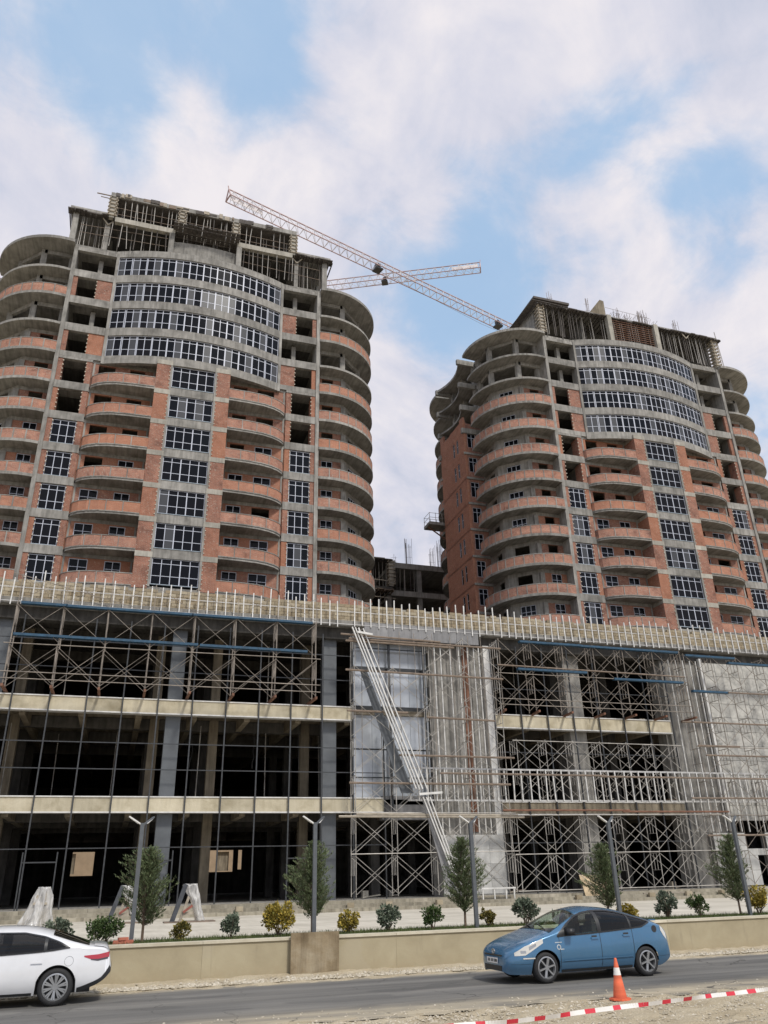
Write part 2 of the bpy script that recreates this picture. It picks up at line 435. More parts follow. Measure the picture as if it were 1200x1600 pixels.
class MB:
    def __init__(s): s.v, s.f, s.mi = [], [], []
    def add(s, vs, fs, mi=0):
        b = len(s.v); s.v.extend(vs)
        for f in fs: s.f.append(tuple(b + i for i in f)); s.mi.append(mi)
        return s
    def box(s, x0, x1, y0, y1, z0, z1, mi=0):
        return s.add([(x0, y0, z0), (x1, y0, z0), (x1, y1, z0), (x0, y1, z0), (x0, y0, z1), (x1, y0, z1), (x1, y1, z1), (x0, y1, z1)],
                     [(3, 2, 1, 0), (4, 5, 6, 7), (0, 1, 5, 4), (1, 2, 6, 5), (2, 3, 7, 6), (3, 0, 4, 7)], mi)
    def prism(s, poly, z0, z1, mi=0):
        n = len(poly)
        a = sum(poly[i][0] * poly[(i + 1) % n][1] - poly[(i + 1) % n][0] * poly[i][1] for i in range(n))
        if a < 0: poly = poly[::-1]
        vs = [(x, y, z0) for x, y in poly] + [(x, y, z1) for x, y in poly]
        fs = [tuple(range(n))[::-1], tuple(range(n, 2 * n))] + [(i, (i + 1) % n, n + (i + 1) % n, n + i) for i in range(n)]
        return s.add(vs, fs, mi)
    def wall(s, path, th, z0, z1, mi=0):
        """vertical wall that follows a plan path; th > 0 is thickness to the left of the direction of travel"""
        n = len(path); off = []
        for i in range(n):
            a = Vector(path[max(i - 1, 0)]); b = Vector(path[min(i + 1, n - 1)])
            d = (b - a).normalized(); off.append((path[i][0] - d.y * th, path[i][1] + d.x * th))
        vs = []
        for (x, y), (p, q) in zip(path, off): vs += [(x, y, z0), (x, y, z1), (p, q, z1), (p, q, z0)]
        fs = []
        for i in range(n - 1):
            a, b = 4 * i, 4 * i + 4
            for k in range(4): fs.append((a + k, b + k, b + (k + 1) % 4, a + (k + 1) % 4))
        fs += [(3, 2, 1, 0), tuple(4 * (n - 1) + k for k in range(4))]
        return s.add(vs, fs, mi)
    def tube(s, p, q, r, n=5, r2=None, mi=0, cap=True):
        p, q = Vector(p), Vector(q); d = q - p
        if d.length < 1e-6: return s
        d.normalize(); a = d.orthogonal().normalized(); b = d.cross(a); r2 = r if r2 is None else r2
        vs = []
        for c, rr in ((p, r), (q, r2)):
            for i in range(n):
                t = 2 * PI * i / n; vs.append(tuple(c + a * (rr * math.cos(t)) + b * (rr * math.sin(t))))
        fs = [(i, (i + 1) % n, n + (i + 1) % n, n + i) for i in range(n)]
        if cap: fs += [tuple(range(n))[::-1], tuple(range(n, 2 * n))]
        return s.add(vs, fs, mi)
    def bar(s, p, q, w, h, mi=0):
        """rectangular bar from p to q, w across, h the other way"""
        p, q = Vector(p), Vector(q); d = (q - p).normalized()
        up = Vector((0, 0, 1)) if abs(d.z) < .95 else Vector((0, 1, 0))
        a = d.cross(up).normalized() * (w / 2); b = a.cross(d).normalized() * (h / 2)
        vs = [tuple(c + x * a + y * b) for c in (p, q) for x, y in ((-1, -1), (1, -1), (1, 1), (-1, 1))]
        return s.add(vs, [(3, 2, 1, 0), (4, 5, 6, 7), (0, 1, 5, 4), (1, 2, 6, 5), (2, 3, 7, 6), (3, 0, 4, 7)], mi)
    def holes(s, p0, p1, z0, z1, th, holes, mi=0):
        """straight wall from plan point p0 to p1 with rectangular openings (s0, s1, za, zb) measured along it"""
        p0, p1 = Vector(p0), Vector(p1); L = (p1 - p0).length; d = (p1 - p0) / L; nn = Vector((-d.y, d.x)) * th
        xs = sorted({0, L, *[h[0] for h in holes], *[h[1] for h in holes]})
        def cell(a, b, c, e):
            if b - a < 1e-4 or e - c < 1e-4: return
            A, B = p0 + d * a, p0 + d * b
            s.add([(A.x, A.y, c), (B.x, B.y, c), (B.x + nn.x, B.y + nn.y, c), (A.x + nn.x, A.y + nn.y, c), (A.x, A.y, e), (B.x, B.y, e), (B.x + nn.x, B.y + nn.y, e), (A.x + nn.x, A.y + nn.y, e)],
                  [(3, 2, 1, 0), (4, 5, 6, 7), (0, 1, 5, 4), (1, 2, 6, 5), (2, 3, 7, 6), (3, 0, 4, 7)], mi)
        for a, b in zip(xs[:-1], xs[1:]):
            m = (a + b) / 2
            hs = sorted((h[2], h[3]) for h in holes if h[0] <= m <= h[1])
            z = z0
            for c, e in hs: cell(a, b, z, c); z = e
            cell(a, b, z, z1)
        return s
    def mesh(s, name, mats, smooth=False, uv=True):
        me = bpy.data.meshes.new(name)
        me.from_pydata(s.v, [], s.f)
        for m in (mats if isinstance(mats, (list, tuple)) else [mats]): me.materials.append(MATS[m])
        if any(s.mi): me.polygons.foreach_set('material_index', s.mi)
        if smooth: me.polygons.foreach_set('use_smooth', [True] * len(s.f))
        me.update()
        if uv: uv_box(me)
        return me
    def build(s, name, mats, parent=None, loc=(0, 0, 0), rot=0, smooth=False):
        return put(name, s.mesh(name, mats, smooth), parent, loc, rot)
def put(name, me, parent=None, loc=(0, 0, 0), rot=0.0, scale=None):
    o = bpy.data.objects.new(name, me)
    COL.objects.link(o)
    if parent is not None: o.parent = parent
    o.location = loc
    if isinstance(rot, (int, float)): o.rotation_euler = (0, 0, rot)
    else: o.rotation_euler = rot
    if scale: o.scale = scale
    return o
def tag(o, label, cat, group=None):
    o['label'] = label; o['category'] = cat
    if group: o['group'] = group
    return o
def thing(name, label, cat, loc=(0, 0, 0), rot=0.0, group=None):
    o = bpy.data.objects.new(name, None); o.empty_display_size = .3
    COL.objects.link(o); o.location = loc; o.rotation_euler = (0, 0, rot)
    return tag(o, label, cat, group)
def structure(name, mb, m, loc=(0, 0, 0), kind='structure'):
    o = mb.build(name, m, None, loc); o['kind'] = kind; return o

# ------------------------------------------------------------------ ground, road, terrace
G = MB()
G.add([(-900, -300, 0), (900, -300, 0), (900, 1500, 0), (-900, 1500, 0)], [(0, 1, 2, 3)])
structure('ground', G, 'sand', (0, 0, -.02))
def sheet(x0, x1, y0, y1, z, nx, ny, amp, seed):
    m = MB(); rnd = random.Random(seed); vs = []
    for j in range(ny + 1):
        for i in range(nx + 1):
            vs.append((x0 + (x1 - x0) * i / nx, y0 + (y1 - y0) * j / ny, z + (rnd.uniform(0, amp) if 0 < j < ny else 0)))
    m.add(vs, [(j * (nx + 1) + i, j * (nx + 1) + i + 1, (j + 1) * (nx + 1) + i + 1, (j + 1) * (nx + 1) + i) for j in range(ny) for i in range(nx)])
    return m
structure('verge', sheet(-40, 60, 21.1, 23.75, 0.0, 400, 14, .05, 1), 'sand')
structure('gravel_lot', sheet(-30, 40, 2, 15.95, -.004, 240, 60, .05, 2), 'sand')
rd = MB()
ed = random.Random(4)
pts_n, pts_f = [], []
for i in range(401):
    x = -60 + i * .4
    pts_n.append((x, 15.55 + ed.uniform(-.1, .12) + .15 * math.sin(x * .9)))
    pts_f.append((x, 21.45 + ed.uniform(-.05, .06) + .06 * math.sin(x * .7 + 1)))
vs = [(x, y, 0) for x, y in pts_n] + [(x, y, 0) for x, y in pts_f]
rd.add(vs, [(i, i + 1, 401 + i + 1, 401 + i) for i in range(400)])
structure('road', rd, 'asphalt', (0, 0, .03))
T = MB(); T.box(-40, 70, 23.80, 46.0, -.5, .74)
structure('terrace_paving', T, 'paving')
B = MB(); B.box(-40, 70, 23.82, 26.35, .74, .80)
structure('planting_bed', B, 'soil')

def pebbles():
    m = MB(); rnd = random.Random(11)
    def stone(x, y, z, r):
        a = rnd.uniform(0, PI); c, s = math.cos(a), math.sin(a)
        ax, ay, az = r * rnd.uniform(.7, 1.3), r * rnd.uniform(.6, 1), r * rnd.uniform(.4, .8)
        P = [(ax, 0, 0), (-ax, 0, 0), (0, ay, 0), (0, -ay, 0), (0, 0, az), (0, 0, -az)]
        m.add([(x + p * c - q * s, y + p * s + q * c, z + w) for p, q, w in P],
              [(0, 2, 4), (2, 1, 4), (1, 3, 4), (3, 0, 4), (2, 0, 5), (1, 2, 5), (3, 1, 5), (0, 3, 5)])
    for i in range(9000):
        y = 15.7 - abs(rnd.gauss(0, 1.6)) if rnd.random() < .6 else rnd.uniform(9, 15.6)
        x = rnd.uniform(-4, 14)
        stone(x, y, .02, rnd.uniform(.012, .035) * (1.6 if rnd.random() < .08 else 1))
    for i in range(7000):
        y = 21.75 + abs(rnd.gauss(0, .35)); x = rnd.uniform(-9, 24)
        if y < 23.5: stone(x, y, .04, rnd.uniform(.015, .05) * (1.7 if rnd.random() < .1 else 1))
    for i in range(500):
        stone(rnd.uniform(-9, 22), rnd.uniform(15.6, 16.7), .033, rnd.uniform(.01, .03))
    structure('pebbles', m, 'stone_bits', kind='stuff')
pebbles()
def grass():
    m = MB(); rnd = random.Random(5)
    for i in range(26000):
        x = rnd.uniform(-8, 27); y = 23.98 + 2.2 * rnd.random() ** 1.3
        h = rnd.uniform(.05, .13); a = rnd.uniform(0, PI); w = .008
        dx, dy = math.cos(a) * w, math.sin(a) * w; lx, ly = rnd.uniform(-.05, .05), rnd.uniform(-.05, .05)
        m.add([(x - dx, y - dy, .795), (x + dx, y + dy, .795), (x + lx, y + ly, .795 + h)], [(0, 1, 2)])
    structure('grass', m, 'grass', kind='stuff')
grass()

# retaining wall
rw = thing('retaining_wall', 'low cream rendered retaining wall along the far edge of the road', 'wall', (0, 23.75, 0))
xs = [-24, -19.6, -15.1, -10.7, -6.2, -1.9, 2.6, 7.9, 12.3, 16.8, 21.4, 26, 31, 36]
for i, (a, b) in enumerate(zip(xs[:-1], xs[1:])):
    MB().box(a + .002, b - .002, -.13, .12, -.1, .80).build('wall_panel', 'render_cream', rw)
    MB().box(a + .004, b - .004, -.17, .16, .80, .865).build('coping', 'coping', rw)
pb = thing('concrete_slab', 'brown stained concrete slab standing against the cream roadside wall', 'slab', (5.55, 23.5, 0))
m = MB(); m.box(-.66, .66, -.07, .0, 0, .97); m.build('slab_face', 'stained_slab', pb)
m = MB(); m.box(-.63, .63, .0, .09, 0.0, .94); m.build('slab_back', 'concrete_warm', pb)

# ------------------------------------------------------------------ podium building
PV = 46.0
pod = thing('podium_building', 'long unfinished three-storey concrete podium under both brick towers', 'building', (0, PV, 0))
ZF = 1.22
def pbx(name, m, x0, x1, y0, y1, z0, z1): return MB().box(x0, x1, y0, y1, z0, z1).build(name, m, pod)
BACK_HOLES = [(12.7, 14.75, 3.1, 5.25), (25.5, 28.4, 3.2, 5.25), (28.9, 29.3, 3.4, 5.25)]
pbx('floor_slab', 'concrete', -16, 52, -.6, 44, -.4, ZF)
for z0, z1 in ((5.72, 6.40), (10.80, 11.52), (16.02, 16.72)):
    pbx('floor_slab', 'concrete_dark' if z1 > 12 else 'concrete_warm', -16, 52, .30, 44, z1 - .28, z1)  # top-floor ceiling takes the dark copy, its shade put into the colour
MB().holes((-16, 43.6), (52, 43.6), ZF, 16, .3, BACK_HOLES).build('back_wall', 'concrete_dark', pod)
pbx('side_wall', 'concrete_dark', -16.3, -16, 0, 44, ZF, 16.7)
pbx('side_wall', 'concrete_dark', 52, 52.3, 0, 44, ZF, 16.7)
# ceiling joists (drop beams) seen from below
jm = MB().box(-.16, .16, .5, 29, -.62, 0).mesh('ceiling_beam', 'concrete_warm')
for zc in (6.12, 11.24):
    for i in range(22): put('ceiling_beam', jm, pod, (-14.2 + i * 3.0, 0, zc))
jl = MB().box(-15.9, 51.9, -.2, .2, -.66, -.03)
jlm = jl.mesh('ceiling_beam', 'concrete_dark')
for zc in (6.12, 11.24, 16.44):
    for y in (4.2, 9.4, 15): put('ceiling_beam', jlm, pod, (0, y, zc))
# inner columns
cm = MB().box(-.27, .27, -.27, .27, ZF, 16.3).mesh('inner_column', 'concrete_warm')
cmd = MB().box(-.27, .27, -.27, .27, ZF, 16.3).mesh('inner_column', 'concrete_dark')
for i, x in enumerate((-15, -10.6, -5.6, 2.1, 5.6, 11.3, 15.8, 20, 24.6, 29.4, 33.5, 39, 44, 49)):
    for y in (4.2, 9.4, 15): put('inner_column', cm if y < 5 and x < 14 else cmd, pod, (x - .3, y, 0))  # deeper and right-hand columns use the dark copy: indoor shade put into colour
# grey clad front columns
cm = MB().box(-.40, .40, -.40, .40, ZF, 16.0).mesh('clad_column', 'column_clad')
for x in (-15.6, -6.75, 2.65, 11.68): put('clad_column', cm, pod, (x, .72, 0))
cm = MB().box(-.6, .6, -.45, .45, ZF, 16.0).mesh('concrete_column', 'concrete')
for x in (28.5, 35.9): put('concrete_column', cm, pod, (x, .9, 0))

# fascia beams with a cream panel per bay
BAY = 1.87
def fascia(x0, x1, z0, z1, n, mat='fascia_cream'):
    w = (x1 - x0) / n
    me = MB().box(.012, w - .012, -.14, .30, z0 + .07, z1 - .06).mesh('fascia_panel', mat)
    for i in range(n): put('fascia_panel', me, pod, (x0 + i * w, random.uniform(-.008, .008), 0))
    m = MB(); m.box(x0 - .05, x1, -.22, .30, z0, z0 + .07); m.box(x0 - .05, x1, -.19, .30, z1 - .06, z1)
    m.build('fascia_trim', 'steel_white', pod)
fascia(-15.1, 12.95, 10.74, 11.58, 15)
fascia(-15.1, 14.82, 5.63, 6.46, 16)
fascia(22.15, 35.35, 10.62, 11.50, 7)
fascia(22.15, 35.35, 5.50, 6.28, 7, 'concrete_warm')
# curtain-wall grid of thin black steel
mm = MB().box(-.035, .035, -.30, -.22, ZF, 15.9).mesh('mullion', 'mullion')
ms = MB().box(-.035, .035, -.30, -.22, ZF, 10.75).mesh('mullion', 'mullion')
x = -15.1
while x < 13.2:
    put('mullion', mm, pod, (x, 0, 0)); x += BAY
put('mullion', ms, pod, (14.82, 0, 0))
for i in range(8): put('mullion', mm, pod, (22.2 + i * 1.886, 0, 0))
for (a, b, zs) in ((-15.1, 14.8, (3.95, 7.8, 9.15)), (-15.1, 13, (13.1, 14.6)), (22.2, 35.4, (3.95, 7.8, 9.15, 13.1, 14.6))):
    for z in zs: MB().box(a, b, -.275, -.235, z - .025, z + .025).build('transom', 'mullion', pod)
# door frames on the ground floor
for x in (-4.0, 1.6, 9.2):
    m = MB()
    for dx in (0, 1.6): m.box(x + dx - .03, x + dx + .03, -.275, -.235, ZF, 3.8)
    m.box(x, x + 1.6, -.272, -.238, 3.3, 3.36)
    m.build('door_frame', 'mullion', pod)
# roof edge: concrete beam, sandstone parapet, studs
pbx('edge_beam', 'concrete_dark', -16, 52, -.05, .6, 15.72, 16.42)
pbx('roof_ledge', 'concrete', -16, 52, -.55, .35, 16.42, 16.78)
pbx('parapet_backing', 'concrete_pale', -16, 52, .02, .30, 16.78, 17.95)
def parapet():
    bw, bh = .42, .195
    base = [MB().box(.008, bw - .008, -.20 + d, .0, .008, bh - .008).mesh('stone_block', 'sandstone') for d in (0, .008, .015)]
    rest = MB(); rnd = random.Random(3); n = 0
    cells = []
    for r in range(6):
        off = (r % 2) * bw / 2
        x = -9.6 + off
        while x < 50:
            if not (r == 5 and rnd.random() < .25): cells.append((x, r))
            x += bw
    cells.sort(key=lambda c: abs(c[0] + 1))
    for x, r in cells:
        z = 16.785 + r * bh; dy = rnd.uniform(-.012, .012)
        if n < 300:
            put('stone_block', rnd.choice(base), pod, (x, dy, z)); n += 1
        else:
            rest.box(x + .008, x + bw - .008, -.2 + dy, .0, z + .008, z + bh - .008)
    o = rest.build('block_courses', 'sandstone', pod); o['kind'] = 'stuff'
parapet()
sm = MB().box(-.03, .03, -.04, .04, 0, 1.72).mesh('stud', 'steel_white')
x = -8.7
rnd = random.Random(8)
while x < 50:
    if not (12.05 < x < 12.6):
        put('stud', sm, pod, (x + rnd.uniform(-.04, .04), -.66, 16.38 + rnd.uniform(-.1, .1)), (rnd.uniform(-.03, .03), rnd.uniform(-.022, .022), 0), (1, 1, rnd.uniform(.88, 1.12)))
    x += .528
m = MB(); m.box(-9, 50, -.64, -.60, 17.3, 17.34); m.box(-9, 50, -.64, -.60, 16.5, 16.54); m.build('stud_rail', 'steel_galv', pod)

# entrance bay: grey band, pale wall panels, dark void below
m = MB()
for i in range(5):
    MB().box(13.62 + i * 1.54 + .01, 13.62 + (i + 1) * 1.54 - .01, -.62, -.56, 15.74, 16.70).build('band_panel', 'cladding_grey', pod)
pbx('entrance_wall', 'concrete_dark', 13.05, 18.05, .55, .8, 5.5, 15.8)
zrows = [(5.55, 7.3), (7.36, 9.2), (9.26, 11.45), (11.75, 13.95), (14.2, 15.72)]
for z0, z1 in zrows:
    for i in range(4):
        x0 = 13.1 + i * 1.235
        MB().box(x0 + .008, x0 + 1.227, .46, .55, z0 + .01, z1 - .01).build('wall_panel', 'panel_grey', pod)
for z in (11.6, 14.08):
    pbx('dark_strip', 'mullion', 13.05, 18.05, .40, .54, z - .11, z + .1)
pbx('lintel', 'cladding_grey', 14.85, 18.05, .3, .9, 5.3, 6.6)
# pier 1 with studs and pale plinth tiles
pbx('pier', 'concrete', 18.1, 21.7, .12, 1.0, ZF, 15.9)
pbx('pier', 'rust', 20.35, 20.75, .06, .12, 4.6, 15.7)
st2 = MB().box(-.032, .032, -.04, .04, 0, 11.2).mesh('stud', 'steel_white')
for x in (18.32, 18.74, 19.4, 20.0, 20.62, 21.05, 21.4): put('stud', st2, pod, (x, -.28, 4.5), (0, 0, 0))
pbx('trim_sheet', 'steel_white', 21.70, 22.12, -.35, .4, ZF, 15.8)
def tiles(x0, x1, z0, z1, nx, nz, y, mat='cladding_pale', name='plinth_tile'):
    w, h = (x1 - x0) / nx, (z1 - z0) / nz
    me = MB().box(.006, w - .006, y - .03, y, .006, h - .006).mesh(name, mat)
    for i in range(nx):
        for j in range(nz): put(name, me, pod, (x0 + i * w, random.uniform(-.004, .004), z0 + j * h))
tiles(18.15, 22.1, 1.3, 4.42, 4, 4, -.40)
pbx('pier_plinth', 'concrete', 18.15, 21.69, -.40, .12, ZF, 4.40)
# pier 2
pbx('pier', 'concrete', 35.45, 38.6, .10, 1.0, ZF, 15.9)
for x in (35.9, 36.5, 37.1, 37.7, 38.2, 38.55): put('stud', st2, pod, (x, -.28, 4.5))
m = MB(); m.box(38.50, 38.72, -.34, -.1, 4.5, 15.9); m.build('trim_sheet', 'steel_white', pod)
# right clad wall
pbx('clad_wall', 'concrete', 38.7, 52, .05, .5, 5.2, 15.75)
w, h = 1.21, .96
me = MB().box(.01, w - .01, -.06, .05, .01, h - .01).mesh('stone_panel', 'cladding_mottled')
for i in range(11):
    for j in range(11): put('stone_panel', me, pod, (38.75 + i * w, random.uniform(-.012, .012), 5.15 + j * h))
x = 39.3
while x < 51: put('stud', sm, pod, (x, -.36, 4.45), 0, (1, 1, 2.05)); x += .62
tiles(36.9, 39.4, 1.3, 4.4, 3, 4, -.42)
tiles(39.4, 41.0, 3.05, 3.45, 2, 1, -.42); tiles(39.4, 40.1, 1.3, 3.05, 1, 2, -.42); tiles(41.0, 52, 1.3, 4.4, 10, 4, -.42)
pbx('pier_plinth', 'concrete', 36.9, 39.38, -.42, .05, ZF, 4.38); pbx('pier_plinth', 'concrete', 41.0, 52, -.42, .05, ZF, 4.38)
# rail band of studs across the entrance and the right wing
m = MB()
for z in (6.25, 8.02): m.box(16.0, 49, -1.06, -.98, z - .05, z + .05)
m.build('stud_rail', 'steel_galv', pod)
ss = MB().box(-.032, .032, -.04, .04, 0, 1.8).mesh('stud', 'steel_white')
x = 16.1
while x < 48:
    put('stud', ss, pod, (x + rnd.uniform(-.03, .03), -1.1, 6.2 + rnd.uniform(-.03, .04)), (rnd.uniform(-.02, .02), rnd.uniform(-.02, .02), 0)); x += .55
m = MB()
x = 17.0
while x < 48:
    m.bar((x, -1.0, 6.28), (x, -.1, 6.28), .05, .05); m.bar((x, -1.0, 7.98), (x, -.1, 7.2), .05, .05); x += 2.2
m.build('rail_bracket', 'steel_galv', pod)
pm = MB().tube((0, 0, 0), (0, 0, 4.3), .03, 5).mesh('steel_prop', 'scaffold_pale')
for i in range(46):
    put('steel_prop', pm, pod, (rnd.uniform(-14, 36), rnd.uniform(1.6, 7), rnd.choice((6.4, 11.52))), (rnd.uniform(-.03, .03), rnd.uniform(-.03, .03), 0))
for i in range(30):
    x, y, z = rnd.uniform(-12, 36), rnd.uniform(.6, 4), rnd.choice((ZF, 6.4, 11.52)); L = rnd.uniform(.3, 1.6)
    m = MB(); m.bar((x, y, z + .06), (x + L, y + rnd.uniform(-.5, .5), z + rnd.uniform(.06, .5)), .18, .05); m.box(x + .1, x + .1 + L * .3, y + .2, y + .6, z + .001, z + rnd.uniform(.1, .45)); m.build('rubble', rnd.choice(('timber_pale', 'concrete_pale', 'timber', 'foam')), pod)
for i in range(7):
    x = rnd.uniform(-12, 34); z = rnd.choice((10.7, 15.9)); m = MB(); p = Vector((x, 1.5, z))
    for j in range(8):
        q = p + Vector((rnd.uniform(-.1, .1), 0, -.32)); m.tube(p, q, .015, 4); p = q
    m.build('hanging_cable', 'rubber', pod)
# steps along the whole front
stp = thing('entrance_steps', 'long worn stone steps between the terrace and the podium', 'steps', (0, 0, 0))
for k in range(3):
    z = .74 + .16 * (k + 1)
    m = MB()
    x = -16
    rr = random.Random(k)
    while x < 52:
        L = rr.uniform(2.2, 3.6)
        o = MB().box(x + .006, min(52, x + L) - .006, 43.2 + k * .62, 45.4 + (.0 if k < 2 else -.01), .74, z + rr.uniform(-.008, .008)).build('step', 'step_stone', stp)
        x += L

# ------------------------------------------------------------------ windows
WC = {}
def win_meshes(w, h, cols, rows, thick=(), bar=.055):
    key = (round(w, 3), round(h, 3), cols, tuple(rows), tuple(thick), bar)
    if key in WC: return WC[key]
    f = MB(); d = .035
    f.box(0, bar, -d, d, 0, h); f.box(w - bar, w, -d, d, 0, h)
    f.box(bar, w - bar, -d, d, 0, bar); f.box(bar, w - bar, -d, d, h - bar, h)
    for i in range(1, cols):
        t = .085 if i in thick else bar
        f.box(w * i / cols - t / 2, w * i / cols + t / 2, -d - .003, d - .003, bar, h - bar)
    for r in rows:
        f.box(bar, w - bar, -d + .004, d - .006, h * r - bar * .4, h * r + bar * .4)
    fm = f.mesh('window', 'window_white')
    cw = w / cols
    ps = [MB().box(.0, cw, -.012, .004, bar * .5, h - bar * .5).mesh('pane', g) for g in ('glass', 'glass', 'glass_reflect')]
    full = MB().box(0, w, -.012, .004, bar * .5, h - bar * .5).mesh('pane', 'glass')
    WC[key] = (fm, ps, full, cw)
    return WC[key]
def window(parent, x, y, z, w, h, cols, rows, rot=0.0, thick=(), panes=True, bar=.055, grey=.12):
    fm, ps, full, cw = win_meshes(w, h, cols, rows, thick, bar)
    o = put('window', fm, parent, (x, y, z), rot)
    if panes:
        for i in range(cols):
            r = random.random()
            put('pane', ps[2] if r < grey else ps[0], o, (i * cw, 0, 0))
    else: put('pane', full, o)
    return o

# ------------------------------------------------------------------ towers
ZT0, P = 25.62, 3.04
def zt(k): return ZT0 + P * k
def zb(k): return zt(k) - 2.2
def fl(k): return zt(k) - 2.44
CX, CY, CRAD = 12.78, 5.3, 5.58
YM = 10.4                      # the plan is mirrored about this line, front to back
def arc(r, a0, a1, n=18): return [(CX + r * math.cos(a0 + (a1 - a0) * i / n), CY + r * math.sin(a0 + (a1 - a0) * i / n)) for i in range(n + 1)]
def arc_from(r, x0, y1, n=18):
    a0 = -math.acos((x0 - CX) / r); a1 = math.asin((y1 - CY) / r)
    return arc(r, a0, a1, n)
def bow(x, sag=1.5, half=7.75): return -sag * (1 - (x / half) ** 2)
BAL = [(3.2, -1.52), (5.0, -1.47), (6.4, -1.33), (7.3, -1.05), (7.95, -.68), (8.4, -.25), (8.60, .25)]
def mir(s, pts): return [(s * x, y) for x, y in pts]
def outline(kind, r=CRAD + .06):
    """right half of the slab outline, front centre to back centre"""
    if kind == 'bow': h = [(x, bow(x) - .05) for x in np.linspace(0, 7.75, 12)]
    else: h = [(0, -1.45), (3.2, -1.52)] + BAL[1:]
    h += [(8.62, .0), (11.70, -.02)]
    q = arc_from(r, 11.75, 6.15)
    h += q
    side = [(16.9, 6.3), (16.9, 6.92), (19.06 if kind == 'bow' else 18.88, 6.92)]
    h += side
    if kind == 'bow':
        for t in np.linspace(0, 1, 9)[1:-1]: h.append((19.06 - .95 * math.sin(PI * t) ** .8, 6.95 + 6.9 * t))
    back = [(2 * 0 + x, 2 * YM - y) for x, y in side[::-1]] + [(x, 2 * YM - y) for x, y in q[::-1]] + [(11.7, 2 * YM), (0, 2 * YM)]
    return h + back
def full(kind, r=CRAD + .06):
    h = outline(kind, r)
    return h + [(-x, y) for x, y in h[::-1] if abs(x) > 1e-6]

